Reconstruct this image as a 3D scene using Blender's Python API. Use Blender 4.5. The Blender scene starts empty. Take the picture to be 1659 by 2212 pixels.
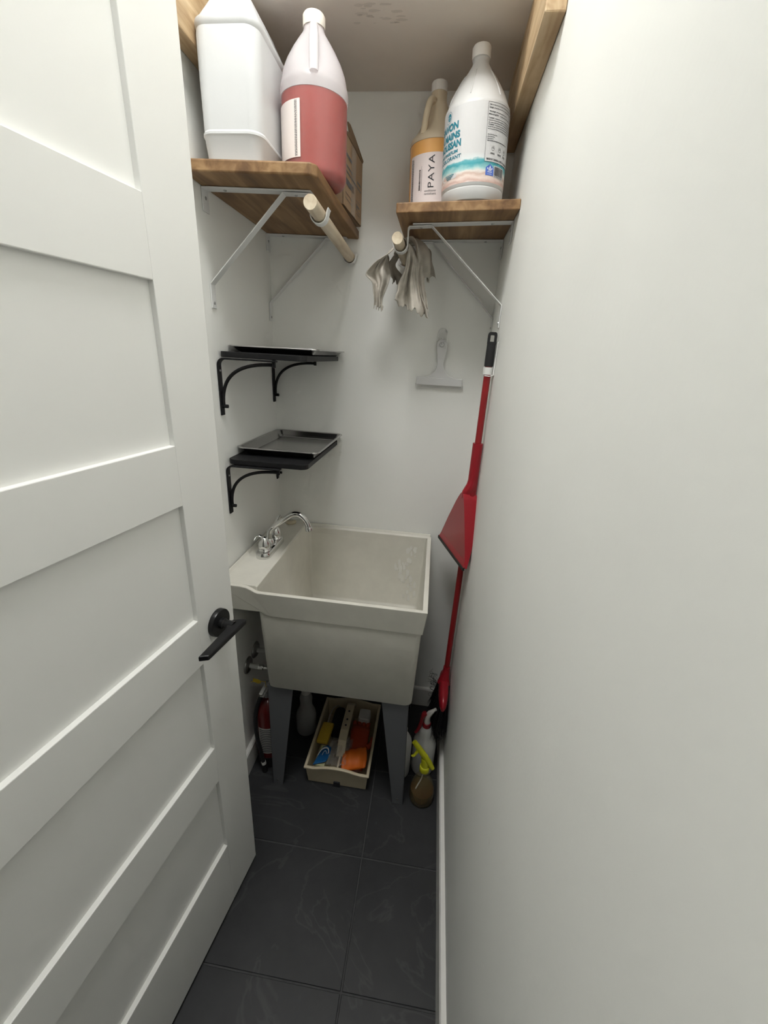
import bpy, bmesh, math, random
from mathutils import Vector, Matrix
random.seed(7)
S = bpy.context.scene
COL = S.collection

# ------------------------------------------------------------------ camera
RIGHT = Vector((0.99070, 0.12560, 0.05280)); FWD = Vector((-0.09870, 0.92870, -0.35740))
FWD.normalize(); RIGHT = (RIGHT - FWD * RIGHT.dot(FWD)).normalized(); UP = RIGHT.cross(FWD)
cam_d = bpy.data.cameras.new('camera'); cam = bpy.data.objects.new('camera', cam_d); COL.objects.link(cam)
M = Matrix.Identity(4)
for i in range(3):
    M[i][0] = RIGHT[i]; M[i][1] = UP[i]; M[i][2] = -FWD[i]
M.translation = Vector((0.6164, 0.0, 1.60)); cam.matrix_world = M
cam_d.sensor_fit = 'HORIZONTAL'; cam_d.sensor_width = 36.0
cam_d.lens = 882.92 / 1659 * 36.0
cam_d.clip_start = 0.01; cam_d.clip_end = 50
S.camera = cam
# ------------------------------------------------------------------ world, light, exposure
S.view_settings.view_transform = 'Standard'; S.view_settings.look = 'None'
S.view_settings.gamma = 1.0; S.view_settings.use_curve_mapping = False
S.view_settings.exposure = 0.0
S.cycles.use_denoising = True
S.cycles.use_adaptive_sampling = True; S.cycles.adaptive_threshold = 0.10; S.cycles.adaptive_min_samples = 20
S.cycles.max_bounces = 8; S.cycles.diffuse_bounces = 6; S.cycles.glossy_bounces = 3; S.cycles.transparent_max_bounces = 8
wd = bpy.data.worlds.new('world'); S.world = wd; wd.use_nodes = True
wd.node_tree.nodes['Background'].inputs[0].default_value = (0.97, 0.98, 1.0, 1)
wd.node_tree.nodes['Background'].inputs[1].default_value = 0.03
LAMP_POS = Vector((0.36, 0.55, 3.04)); LAMP_R = 0.30; LAMP_POWER = 11.8
ld = bpy.data.lights.new('ceiling_lamp_light', 'AREA'); ld.shape = 'DISK'; ld.size = LAMP_R * 2
ld.energy = LAMP_POWER; ld.color = (1.0, 1.0, 0.985)
ld.spread = math.radians(150)
lo = bpy.data.objects.new('ceiling_lamp_light', ld); COL.objects.link(lo)
lo.location = LAMP_POS - Vector((0, 0, 0.004))

W = 0.7842; YB = 1.5791; ZC = 2.338; CEIL = 3.08; YF = -1.3
BT = 0.0167; BH = 0.1035

# ------------------------------------------------------------------ materials
MATS = {}
def mat(name, color, rough=0.5, metal=0.0, var=None, bump=None, spec=0.5, coat=0.0, trans=0.0, sss=0.0,
        see=0.0, color2=None, stretch=(1, 1, 1), ior=1.45, zsplit=None):
    """var=(scale, amount): gentle colour mottling; bump=(scale, strength); see = share of transparency"""
    m = bpy.data.materials.new(name); m.use_nodes = True; nt = m.node_tree; N = nt.nodes; L = nt.links
    b = N['Principled BSDF']; b.inputs['Base Color'].default_value = (*color, 1)
    b.inputs['Roughness'].default_value = rough; b.inputs['Metallic'].default_value = metal
    b.inputs['Specular IOR Level'].default_value = spec; b.inputs['Coat Weight'].default_value = coat
    b.inputs['Transmission Weight'].default_value = trans; b.inputs['IOR'].default_value = ior
    if sss:
        b.inputs['Subsurface Weight'].default_value = sss; b.inputs['Subsurface Radius'].default_value = (.02, .015, .012)
        b.inputs['Subsurface Scale'].default_value = 1.0
    tc = N.new('ShaderNodeTexCoord'); mp = N.new('ShaderNodeMapping'); mp.inputs['Scale'].default_value = stretch
    L.new(tc.outputs['Object'], mp.inputs['Vector'])
    if var or color2:
        sc, am = var or (8, 1.0)
        n = N.new('ShaderNodeTexNoise'); n.inputs['Scale'].default_value = sc; n.inputs['Detail'].default_value = 3
        n.inputs['Roughness'].default_value = 0.6
        L.new(mp.outputs['Vector'], n.inputs['Vector'])
        r = N.new('ShaderNodeValToRGB'); r.color_ramp.elements[0].position = 0.33; r.color_ramp.elements[1].position = 0.67
        c2 = color2 or tuple(max(0, c * (1 - am)) for c in color)
        r.color_ramp.elements[0].color = (*c2, 1); r.color_ramp.elements[1].color = (*color, 1)
        L.new(n.outputs['Fac'], r.inputs['Fac']); L.new(r.outputs['Color'], b.inputs['Base Color'])
    if bump:
        n2 = N.new('ShaderNodeTexNoise'); n2.inputs['Scale'].default_value = bump[0]; n2.inputs['Detail'].default_value = 1
        L.new(mp.outputs['Vector'], n2.inputs['Vector'])
        bp = N.new('ShaderNodeBump'); bp.inputs['Strength'].default_value = bump[1]; bp.inputs['Distance'].default_value = 0.004
        L.new(n2.outputs['Fac'], bp.inputs['Height']); L.new(bp.outputs['Normal'], b.inputs['Normal'])
    if see:
        t = N.new('ShaderNodeBsdfTransparent'); mx = N.new('ShaderNodeMixShader'); mx.inputs[0].default_value = see
        L.new(b.outputs[0], mx.inputs[1]); L.new(t.outputs[0], mx.inputs[2]); L.new(mx.outputs[0], N['Material Output'].inputs['Surface'])
        if zsplit:
            sp = N.new('ShaderNodeSeparateXYZ'); L.new(tc.outputs['Object'], sp.inputs[0])
            gt = N.new('ShaderNodeMath'); gt.operation = 'GREATER_THAN'; gt.inputs[1].default_value = zsplit[0]; L.new(sp.outputs['Z'], gt.inputs[0])
            mr = N.new('ShaderNodeMapRange'); mr.inputs['To Min'].default_value = zsplit[1]; mr.inputs['To Max'].default_value = see
            L.new(gt.outputs[0], mr.inputs['Value']); L.new(mr.outputs[0], mx.inputs[0])
    MATS[name] = m
    return m

def wood(name, c_dark, c_mid, c_light, axis=1, rough=0.55, knots=True, ring=26):
    m = bpy.data.materials.new(name); m.use_nodes = True; nt = m.node_tree; N = nt.nodes; L = nt.links
    b = N['Principled BSDF']; b.inputs['Roughness'].default_value = rough
    tc = N.new('ShaderNodeTexCoord'); mp = N.new('ShaderNodeMapping')
    sc = [ring, ring, ring]; sc[axis] = ring * 0.09; mp.inputs['Scale'].default_value = sc
    L.new(tc.outputs['Object'], mp.inputs['Vector'])
    n = N.new('ShaderNodeTexNoise'); n.inputs['Scale'].default_value = 1.6; n.inputs['Detail'].default_value = 8; n.inputs['Distortion'].default_value = 0.6
    L.new(mp.outputs['Vector'], n.inputs['Vector'])
    r = N.new('ShaderNodeValToRGB'); e = r.color_ramp.elements
    e[0].position = 0.28; e[0].color = (*c_dark, 1); e[1].position = 0.72; e[1].color = (*c_light, 1)
    k = e.new(0.5); k.color = (*c_mid, 1)
    L.new(n.outputs['Fac'], r.inputs['Fac'])
    n2 = N.new('ShaderNodeTexNoise'); n2.inputs['Scale'].default_value = 9; n2.inputs['Detail'].default_value = 5
    L.new(tc.outputs['Object'], n2.inputs['Vector'])
    mx = N.new('ShaderNodeMix'); mx.data_type = 'RGBA'; mx.blend_type = 'MULTIPLY'; mx.inputs[0].default_value = 0.55
    r2 = N.new('ShaderNodeValToRGB'); r2.color_ramp.elements[0].position = .3; r2.color_ramp.elements[0].color = (.55, .50, .46, 1)
    r2.color_ramp.elements[1].position = .7; r2.color_ramp.elements[1].color = (1, 1, 1, 1)
    L.new(n2.outputs['Fac'], r2.inputs['Fac']); L.new(r.outputs['Color'], mx.inputs[6]); L.new(r2.outputs['Color'], mx.inputs[7])
    L.new(mx.outputs[2], b.inputs['Base Color'])
    bp = N.new('ShaderNodeBump'); bp.inputs['Strength'].default_value = 0.15; bp.inputs['Distance'].default_value = 0.002
    L.new(n.outputs['Fac'], bp.inputs['Height']); L.new(bp.outputs['Normal'], b.inputs['Normal'])
    MATS[name] = m
    return m

def wall_mat(name, color, scuff=0.0, rough=0.62):
    """painted plaster: roller texture, faint mottling and a few scuff marks"""
    m = bpy.data.materials.new(name); m.use_nodes = True; nt = m.node_tree; N = nt.nodes; L = nt.links
    b = N['Principled BSDF']; b.inputs['Roughness'].default_value = rough; b.inputs['Specular IOR Level'].default_value = 0.35
    tc = N.new('ShaderNodeTexCoord')
    n = N.new('ShaderNodeTexNoise'); n.inputs['Scale'].default_value = 3.5; n.inputs['Detail'].default_value = 2
    L.new(tc.outputs['Object'], n.inputs['Vector'])
    r = N.new('ShaderNodeValToRGB'); r.color_ramp.elements[0].position = .3; r.color_ramp.elements[1].position = .7
    r.color_ramp.elements[0].color = (*[c * 0.965 for c in color], 1); r.color_ramp.elements[1].color = (*color, 1)
    L.new(n.outputs['Fac'], r.inputs['Fac'])
    out = r.outputs['Color']
    if scuff:
        mp = N.new('ShaderNodeMapping'); mp.inputs['Scale'].default_value = (9, 16, 3.2); mp.inputs['Rotation'].default_value = (0.35, 0, 0)
        L.new(tc.outputs['Object'], mp.inputs['Vector'])
        n3 = N.new('ShaderNodeTexNoise'); n3.inputs['Scale'].default_value = 1.7; n3.inputs['Detail'].default_value = 5; n3.inputs['Roughness'].default_value = .7
        L.new(mp.outputs['Vector'], n3.inputs['Vector'])
        r3 = N.new('ShaderNodeValToRGB'); r3.color_ramp.elements[0].position = .70; r3.color_ramp.elements[0].color = (1, 1, 1, 1)
        r3.color_ramp.elements[1].position = .80; r3.color_ramp.elements[1].color = (.72, .70, .66, 1)
        L.new(n3.outputs['Fac'], r3.inputs['Fac'])
        mx = N.new('ShaderNodeMix'); mx.data_type = 'RGBA'; mx.blend_type = 'MULTIPLY'; mx.inputs[0].default_value = scuff
        L.new(out, mx.inputs[6]); L.new(r3.outputs['Color'], mx.inputs[7]); out = mx.outputs[2]
    L.new(out, b.inputs['Base Color'])
    n2 = N.new('ShaderNodeTexNoise'); n2.inputs['Scale'].default_value = 95; n2.inputs['Detail'].default_value = 1
    L.new(tc.outputs['Object'], n2.inputs['Vector'])
    bp = N.new('ShaderNodeBump'); bp.inputs['Strength'].default_value = 0.10; bp.inputs['Distance'].default_value = 0.002
    L.new(n2.outputs['Fac'], bp.inputs['Height']); L.new(bp.outputs['Normal'], b.inputs['Normal'])
    MATS[name] = m
    return m

wall_mat('wall_paint', (0.888, 0.892, 0.862), scuff=0.35)
wall_mat('ceiling_paint', (0.88, 0.88, 0.86))
mat('door_paint', (0.83, 0.83, 0.805), rough=0.38, spec=0.4, bump=(60, 0.02))
mat('trim_paint', (0.78, 0.77, 0.74), rough=0.4)
mat('board_paint', (0.86, 0.80, 0.73), rough=0.7, var=(5, 0.06), bump=(80, 0.05))
mat('board_stain', (0.45, 0.37, 0.28), rough=0.8, var=(60, 0.3), see=0.86)
mat('grout', (0.075, 0.075, 0.077), rough=0.9, var=(40, 0.2))
mat('lamp_glow', (1, 1, 1)); 
MATS['lamp_glow'].cycles.emission_sampling = 'NONE'
MATS['lamp_glow'].node_tree.nodes['Principled BSDF'].inputs['Emission Color'].default_value = (1, .98, .94, 1)
MATS['lamp_glow'].node_tree.nodes['Principled BSDF'].inputs['Emission Strength'].default_value = 4.0
wood('stained_wood', (0.14, 0.068, 0.025), (0.27, 0.15, 0.062), (0.44, 0.275, 0.13), axis=1, ring=22)
wood('pine', (0.42, 0.27, 0.14), (0.60, 0.44, 0.26), (0.74, 0.59, 0.39), axis=1, ring=30)
wood('dowel_wood', (0.62, 0.50, 0.35), (0.74, 0.64, 0.48), (0.82, 0.73, 0.58), axis=1, ring=40)
mat('bracket_white', (0.74, 0.745, 0.74), rough=0.32, spec=0.5)
mat('screw_steel', (0.45, 0.45, 0.45), rough=0.3, metal=0.9)
mat('black_metal', (0.007, 0.007, 0.008), rough=0.45, spec=0.3)
mat('black_shelf', (0.012, 0.012, 0.013), rough=0.5, spec=0.3, bump=(300, 0.05))
mat('handle_black', (0.010, 0.010, 0.011), rough=0.30, spec=0.5)
mat('tray_steel', (0.50, 0.49, 0.49), rough=0.22, metal=1.0)
mat('chrome', (0.72, 0.72, 0.71), rough=0.07, metal=1.0)
mat('flange_steel', (0.42, 0.42, 0.41), rough=0.32, metal=1.0)
mat('sink_plastic', (0.71, 0.69, 0.62), rough=0.42, var=(14, 0.07), bump=(120, 0.02))
mat('limescale', (0.80, 0.79, 0.745), rough=0.8, var=(30, 0.06))
mat('leg_grey', (0.14, 0.145, 0.155), rough=0.5, spec=0.4)
mat('can_plastic', (0.60, 0.61, 0.615), rough=0.34, bump=(200, 0.03))
mat('jug_shell', (0.80, 0.77, 0.79), rough=0.26, see=0.45, spec=0.5, zsplit=(.1625, .90))
mat('pink_liquid', (0.34, 0.040, 0.028), rough=0.35)
mat('amber_liquid', (0.92, 0.46, 0.09), rough=0.35)
mat('amber_shell', (0.86, 0.74, 0.55), rough=0.32, see=0.35, zsplit=(.1785, .86))
mat('cap_white', (0.82, 0.80, 0.77), rough=0.45)
mat('cap_cream', (0.80, 0.74, 0.66), rough=0.5, var=(50, 0.15))
mat('bottle_white', (0.60, 0.60, 0.595), rough=0.33, spec=0.5)
mat('label_paper', (0.80, 0.73, 0.70), rough=0.55)
mat('label_pink', (0.83, 0.74, 0.73), rough=0.5)
mat('label_white', (0.64, 0.64, 0.645), rough=0.35)
mat('ink_black', (0.03, 0.03, 0.035), rough=0.6)
mat('ink_grey', (0.12, 0.12, 0.13), rough=0.6)
mat('ink_teal', (0.02, 0.20, 0.27), rough=0.5)
mat('ink_blue', (0.10, 0.19, 0.62), rough=0.5)
mat('cardboard', (0.36, 0.25, 0.155), rough=0.85, var=(30, 0.10))
mat('cardboard_inside', (0.20, 0.135, 0.08), rough=0.9)
mat('packing_tape', (0.50, 0.40, 0.31), rough=0.25, see=0.35)
mat('rag_cloth', (0.62, 0.575, 0.51), rough=0.95, color2=(0.36, 0.335, 0.285), var=(14, 0.5), bump=(60, 0.4))
mat('grey_clear_plastic', (0.80, 0.80, 0.80), rough=0.25, see=0.12)
mat('hook_clear', (0.85, 0.85, 0.84), rough=0.15, see=0.80)
mat('red_plastic', (0.33, 0.010, 0.020), rough=0.30, spec=0.5, coat=0.15)
mat('red_metal', (0.30, 0.012, 0.016), rough=0.28, spec=0.5, coat=0.3)
mat('grip_black', (0.015, 0.015, 0.016), rough=0.6)
mat('rubber', (0.04, 0.035, 0.03), rough=0.8)
mat('clip_white', (0.80, 0.80, 0.78), rough=0.4)
mat('bristle_black', (0.008, 0.008, 0.009), rough=0.8)
mat('caddy_beige', (0.60, 0.52, 0.37), rough=0.45)
mat('sponge_yellow', (0.62, 0.42, 0.035), rough=0.9, bump=(200, 0.3))
mat('sponge_pale', (0.60, 0.60, 0.36), rough=0.9, bump=(200, 0.3))
mat('blue_wrap', (0.015, 0.12, 0.33), rough=0.25, coat=0.4)
mat('ink_white', (0.80, 0.82, 0.84), rough=0.4)
mat('clear_film', (0.85, 0.85, 0.85), rough=0.06, see=0.80, spec=0.9)
mat('glove_orange', (0.80, 0.17, 0.015), rough=0.5)
mat('glove_red', (0.36, 0.045, 0.012), rough=0.5)
mat('white_dull', (0.62, 0.61, 0.58), rough=0.7)
mat('spray_white', (0.74, 0.745, 0.73), rough=0.35, see=0.10)
mat('spray_clear', (0.34, 0.28, 0.13), rough=0.10, see=0.76, spec=0.7)
mat('brown_liquid', (0.055, 0.022, 0.007), rough=0.2)
mat('yellow_trigger', (0.62, 0.62, 0.02), rough=0.4, see=0.10)
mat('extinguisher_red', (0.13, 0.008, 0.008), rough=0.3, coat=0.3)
mat('tag_yellow', (0.62, 0.45, 0.03), rough=0.6)
mat('pipe_white', (0.66, 0.66, 0.64), rough=0.4)
mat('dirty_clear', (0.55, 0.55, 0.54), rough=0.3, see=0.45)

# slate floor tile: charcoal with pale veins
def tile_mat():
    m = bpy.data.materials.new('slate_tile'); m.use_nodes = True; nt = m.node_tree; N = nt.nodes; L = nt.links
    b = N['Principled BSDF']; b.inputs['Roughness'].default_value = 0.48; b.inputs['Specular IOR Level'].default_value = 0.4
    tc = N.new('ShaderNodeTexCoord'); oi = N.new('ShaderNodeObjectInfo')
    ad = N.new('ShaderNodeVectorMath'); ad.operation = 'ADD'
    L.new(tc.outputs['Object'], ad.inputs[0]); L.new(oi.outputs['Location'], ad.inputs[1])
    n = N.new('ShaderNodeTexNoise'); n.inputs['Scale'].default_value = 4.5; n.inputs['Detail'].default_value = 9; n.inputs['Roughness'].default_value = .65
    L.new(ad.outputs[0], n.inputs['Vector'])
    r = N.new('ShaderNodeValToRGB'); r.color_ramp.elements[0].position = .3; r.color_ramp.elements[1].position = .75
    r.color_ramp.elements[0].color = (.015, .016, .018, 1); r.color_ramp.elements[1].color = (.034, .035, .037, 1)
    L.new(n.outputs['Fac'], r.inputs['Fac'])
    v = N.new('ShaderNodeTexNoise'); v.inputs['Scale'].default_value = 2.6; v.inputs['Detail'].default_value = 5; v.inputs['Distortion'].default_value = 1.6
    L.new(ad.outputs[0], v.inputs['Vector'])
    rv = N.new('ShaderNodeValToRGB'); e = rv.color_ramp.elements
    e[0].position = .485; e[0].color = (0, 0, 0, 1); e[1].position = .515; e[1].color = (0, 0, 0, 1); k = e.new(.5); k.color = (1, 1, 1, 1)
    L.new(v.outputs['Fac'], rv.inputs['Fac'])
    ml = N.new('ShaderNodeMath'); ml.operation = 'MULTIPLY'; L.new(rv.outputs['Color'], ml.inputs[0]); L.new(n.outputs['Fac'], ml.inputs[1])
    mx = N.new('ShaderNodeMix'); mx.data_type = 'RGBA'; L.new(ml.outputs[0], mx.inputs[0]); L.new(r.outputs['Color'], mx.inputs[6]); mx.inputs[7].default_value = (.055, .055, .056, 1)
    L.new(mx.outputs[2], b.inputs['Base Color'])
    bp = N.new('ShaderNodeBump'); bp.inputs['Strength'].default_value = .25; bp.inputs['Distance'].default_value = .002
    L.new(n.outputs['Fac'], bp.inputs['Height']); L.new(bp.outputs['Normal'], b.inputs['Normal'])
    MATS['slate_tile'] = m
tile_mat()

# printed beach scene of the soap label (flat print), by height on the label
def beach_mat():
    m = bpy.data.materials.new('label_beach'); m.use_nodes = True; nt = m.node_tree; N = nt.nodes; L = nt.links
    b = N['Principled BSDF']; b.inputs['Roughness'].default_value = 0.35
    tc = N.new('ShaderNodeTexCoord'); sp = N.new('ShaderNodeSeparateXYZ'); L.new(tc.outputs['Object'], sp.inputs[0])
    n = N.new('ShaderNodeTexNoise'); n.inputs['Scale'].default_value = 34; n.inputs['Detail'].default_value = 6
    mp = N.new('ShaderNodeMapping'); mp.inputs['Scale'].default_value = (1, 1, 1.8); L.new(tc.outputs['Object'], mp.inputs[0]); L.new(mp.outputs[0], n.inputs['Vector'])
    m1 = N.new('ShaderNodeMath'); m1.operation = 'MULTIPLY_ADD'; m1.inputs[1].default_value = .020; L.new(n.outputs['Fac'], m1.inputs[0]); L.new(sp.outputs['Z'], m1.inputs[2])
    mr = N.new('ShaderNodeMapRange'); mr.inputs['From Min'].default_value = .040; mr.inputs['From Max'].default_value = .105
    L.new(m1.outputs[0], mr.inputs['Value'])
    r = N.new('ShaderNodeValToRGB'); e = r.color_ramp.elements
    e[0].position = 0; e[0].color = (.80, .72, .70, 1); e[1].position = 1; e[1].color = (.62, .62, .625, 1)
    for p, c in [(.12, (.62, .42, .36)), (.24, (.80, .68, .62)), (.34, (.62, .45, .38)), (.46, (.78, .74, .70)), (.55, (.36, .62, .62)), (.68, (.05, .34, .40)), (.76, (.12, .42, .47)), (.81, (.68, .72, .73))]:
        k = e.new(p); k.color = (*c, 1)
    L.new(mr.outputs[0], r.inputs['Fac']); L.new(r.outputs['Color'], b.inputs['Base Color'])
    MATS['label_beach'] = m
beach_mat()

# ------------------------------------------------------------------ mesh helpers
def wm(o):
    m = o.matrix_basis.copy()
    while o.parent:
        o = o.parent; m = o.matrix_basis @ m
    return m
def empty(name, loc, rot=(0, 0, 0), label=None, cat=None, group=None, kind=None):
    o = bpy.data.objects.new(name, None); COL.objects.link(o); o.location = loc; o.rotation_euler = rot; o.empty_display_size = .05
    tag(o, label, cat, group, kind); return o
def tag(o, label=None, cat=None, group=None, kind=None):
    if label: o['label'] = label
    if cat: o['category'] = cat
    if group: o['group'] = group
    if kind: o['kind'] = kind
    return o
def obj(name, bm, m, parent=None, local=False, smooth=False, bevel=0.0, seg=2, origin=None, angle=40, solid=0.0, sub=0):
    """link the bmesh as one object; world coordinates unless local"""
    bmesh.ops.recalc_face_normals(bm, faces=bm.faces)
    me = bpy.data.meshes.new(name); bm.to_mesh(me); bm.free()
    o = bpy.data.objects.new(name, me); COL.objects.link(o)
    ms = m if isinstance(m, (list, tuple)) else [m]
    for q in ms: me.materials.append(MATS[q])
    if parent is not None:
        o.parent = parent
        if not local: me.transform(wm(parent).inverted())
        if origin is not None:
            o.location = Vector(origin) if local else wm(parent).inverted() @ Vector(origin)
            me.transform(Matrix.Translation(-o.location))
    else:
        if origin is None:
            c = [v.co for v in me.vertices]
            origin = (sum(v.x for v in c) / len(c), sum(v.y for v in c) / len(c), min(v.z for v in c))
        o.location = origin; me.transform(Matrix.Translation(-Vector(origin)))
    if smooth:
        me.polygons.foreach_set('use_smooth', [True] * len(me.polygons))
        try: me.set_sharp_from_angle(angle=math.radians(angle))
        except Exception: pass
    if solid:
        s = o.modifiers.new('solid', 'SOLIDIFY'); s.thickness = solid; s.offset = 0
    if bevel:
        b = o.modifiers.new('bevel', 'BEVEL'); b.width = bevel; b.segments = seg; b.limit_method = 'ANGLE'; b.angle_limit = math.radians(35)
        b.harden_normals = False
    if sub:
        s = o.modifiers.new('sub', 'SUBSURF'); s.levels = sub; s.render_levels = sub
    return o
def B(): return bmesh.new()
def box(bm, x0, x1, y0, y1, z0, z1, fn=None):
    vs = [Vector((x, y, z)) for z in (z0, z1) for y in (y0, y1) for x in (x0, x1)]
    if fn: vs = [fn(v) for v in vs]
    v = [bm.verts.new(c) for c in vs]
    for f in ((0, 2, 3, 1), (4, 5, 7, 6), (0, 1, 5, 4), (2, 6, 7, 3), (0, 4, 6, 2), (1, 3, 7, 5)): bm.faces.new([v[i] for i in f])
    return bm
def prism(bm, pts, a, b, fn):
    """2-D polygon extruded between a and b; fn(u, v, w) -> point"""
    A = [bm.verts.new(fn(u, v, a)) for u, v in pts]; Bv = [bm.verts.new(fn(u, v, b)) for u, v in pts]
    n = len(pts); bm.faces.new(A); bm.faces.new(Bv[::-1])
    for i in range(n): bm.faces.new((A[i], Bv[i], Bv[(i + 1) % n], A[(i + 1) % n]))
    return bm
def loft(bm, loops, cap0=True, cap1=True, closed=True):
    R = [[bm.verts.new(c) for c in lp] for lp in loops]; n = len(R[0])
    for a, b in zip(R, R[1:]):
        for i in range(n if closed else n - 1): bm.faces.new((a[i], a[(i + 1) % n], b[(i + 1) % n], b[i]))
    if cap0: bm.faces.new(R[0][::-1])
    if cap1: bm.faces.new(R[-1])
    return bm
def lathe(bm, prof, c=(0, 0, 0), n=40, cap0=True, cap1=True, fn=None):
    loops = []
    for r, z in prof:
        lp = []
        for i in range(n):
            a = 2 * math.pi * i / n; rr = r if fn is None else fn(r, z, a)
            lp.append((c[0] + rr * math.cos(a), c[1] + rr * math.sin(a), c[2] + z))
        loops.append(lp)
    return loft(bm, loops, cap0, cap1)
def rrect(x0, x1, y0, y1, r, z, k=5, fz=None):
    P = []
    for cx, cy, a0 in ((x1 - r, y1 - r, 0), (x0 + r, y1 - r, 90), (x0 + r, y0 + r, 180), (x1 - r, y0 + r, 270)):
        for i in range(k + 1):
            a = math.radians(a0 + 90 * i / k); x = cx + r * math.cos(a); y = cy + r * math.sin(a)
            P.append((x, y, z if fz is None else fz(x, y, z)))
    return P
def tube(bm, pts, r, n=10, closed_ends=True, flat=None):
    """round (or flattened) sweep; r number or list"""
    pts = [Vector(p) for p in pts]; R = r if isinstance(r, (list, tuple)) else [r] * len(pts)
    T = []
    for i in range(len(pts)):
        a = pts[max(i - 1, 0)]; b = pts[min(i + 1, len(pts) - 1)]; T.append((b - a).normalized())
    ref = Vector((0, 0, 1)) if abs(T[0].z) < .9 else Vector((0, 1, 0))
    u = (ref - T[0] * ref.dot(T[0])).normalized(); loops = []
    for i, p in enumerate(pts):
        u = (u - T[i] * u.dot(T[i])).normalized(); v = T[i].cross(u)
        fu, fv = flat if flat else (1, 1)
        loops.append([p + u * (R[i] * fu * math.cos(2 * math.pi * k / n)) + v * (R[i] * fv * math.sin(2 * math.pi * k / n)) for k in range(n)])
    return loft(bm, loops, closed_ends, closed_ends)
def strip(bm, path, y0, y1, th, side=1, wf=None):
    """flat metal strip: path of (x, z), width from y0 to y1, thickness th to the left of the path"""
    P = [Vector((x, z)) for x, z in path]; n = len(P); off = []
    for i in range(n):
        d0 = (P[i] - P[i - 1]).normalized() if i else (P[1] - P[0]).normalized()
        d1 = (P[i + 1] - P[i]).normalized() if i < n - 1 else d0
        n0 = Vector((-d0.y, d0.x)); n1 = Vector((-d1.y, d1.x)); m = n0 + n1
        m = m.normalized() if m.length > 1e-6 else n0
        k = 1 / max(.35, m.dot(n1)); off.append(P[i] + m * th * side * k)
    loops = []
    for p, q in zip(P, off): loops.append([(p.x, y0, p.y), (p.x, y1, p.y), (q.x, y1, q.y), (q.x, y0, q.y)])
    return loft(bm, loops)
def arc(cx, cz, r, a0, a1, k=10):
    return [(cx + r * math.cos(math.radians(a0 + (a1 - a0) * i / k)), cz + r * math.sin(math.radians(a0 + (a1 - a0) * i / k))) for i in range(k + 1)]
def bez(p0, p1, p2, p3, k=12):
    p0, p1, p2, p3 = map(Vector, (p0, p1, p2, p3)); out = []
    for i in range(k + 1):
        t = i / k; s = 1 - t; out.append(p0 * s ** 3 + p1 * 3 * s * s * t + p2 * 3 * s * t * t + p3 * t ** 3)
    return out
def text_polys(s, size, bold=0.0, spacing=1.0):
    """verts/faces of a line of text in its own plane, origin at its left baseline"""
    cu = bpy.data.curves.new('txt', 'FONT'); cu.body = s; cu.size = size; cu.offset = bold; cu.space_character = spacing; cu.resolution_u = 3
    to = bpy.data.objects.new('txt', cu); COL.objects.link(to)
    me = to.to_mesh(); V = [v.co.copy() for v in me.vertices]; F = [tuple(p.vertices) for p in me.polygons]
    to.to_mesh_clear(); bpy.data.objects.remove(to); bpy.data.curves.remove(cu)
    return V, F
def add_text(bm, s, size, fn, x=0, y=0, bold=0.0, spacing=1.0, align='L', width=None):
    V, F = text_polys(s, size, bold, spacing)
    if not V: return
    x0 = min(v.x for v in V); x1 = max(v.x for v in V); k = 1.0
    if width: k = width / (x1 - x0)
    dx = -x0 * k if align == 'L' else -x1 * k if align == 'R' else -(x0 + x1) / 2 * k
    vs = [bm.verts.new(fn(x + v.x * k + dx, y + v.y)) for v in V]
    for f in F:
        try: bm.faces.new([vs[i] for i in f])
        except Exception: pass
def rect2(bm, x0, x1, y0, y1, fn, k=1):
    for i in range(k):
        a = x0 + (x1 - x0) * i / k; b = x0 + (x1 - x0) * (i + 1) / k
        bm.faces.new([bm.verts.new(fn(*q)) for q in ((a, y0), (b, y0), (b, y1), (a, y1))])
def poly2(bm, pts, fn):
    bm.faces.new([bm.verts.new(fn(*q)) for q in pts])
def on_cyl(R, off=0.0006):
    """map (arc degrees from -90 side, height) -> local point: u is degrees (polar), v height"""
    return lambda u, v: ((R + off) * math.cos(math.radians(u)), (R + off) * math.sin(math.radians(u)), v)
def copy_tree(o, parent=None, delta=None):
    c = o.copy(); COL.objects.link(c); c.parent = parent
    if parent is None and delta is not None: c.location = o.location + Vector(delta)
    for ch in list(o.children): copy_tree(ch, c)
    return c

# ------------------------------------------------------------------ the room
fl = obj('floor', box(B(), 0, W, YF, YB, -0.06, -0.0025), 'grout', origin=(W / 2, 0.2, -.06)); tag(fl, 'charcoal slate look tiled floor', kind='structure')
TW, TD, G = 0.642, 0.3194, 0.0045
GX, GY = 0.515, 0.8733
j0 = math.floor((YF - GY) / TD); j1 = math.ceil((YB - GY) / TD)
for j in range(j0, j1):
    for i in (-1, 0):
        x0 = max(GX + i * TW + G / 2, 0.0005); x1 = min(GX + (i + 1) * TW - G / 2, W - .0005)
        y0 = max(GY + j * TD + G / 2, YF); y1 = min(GY + (j + 1) * TD - G / 2, YB - .0005)
        if y1 - y0 > .01: obj('tile', box(B(), x0, x1, y0, y1, -0.02, 0.0), 'slate_tile', fl, bevel=0.0012, seg=1, origin=((x0 + x1) / 2, (y0 + y1) / 2, -.02))
tag(obj('wall_left', box(B(), -0.10, 0.0, YF, YB, 0, CEIL), 'wall_paint'), 'white painted wall behind the open door', kind='structure')
tag(obj('wall_right', box(B(), W, W + 0.10, YF, YB, 0, CEIL), 'wall_paint'), 'white painted wall on the right', kind='structure')
tag(obj('wall_back', box(B(), -0.10, W + 0.10, YB, YB + 0.10, 0, CEIL), 'wall_paint'), 'white painted wall behind the sink', kind='structure')
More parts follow.
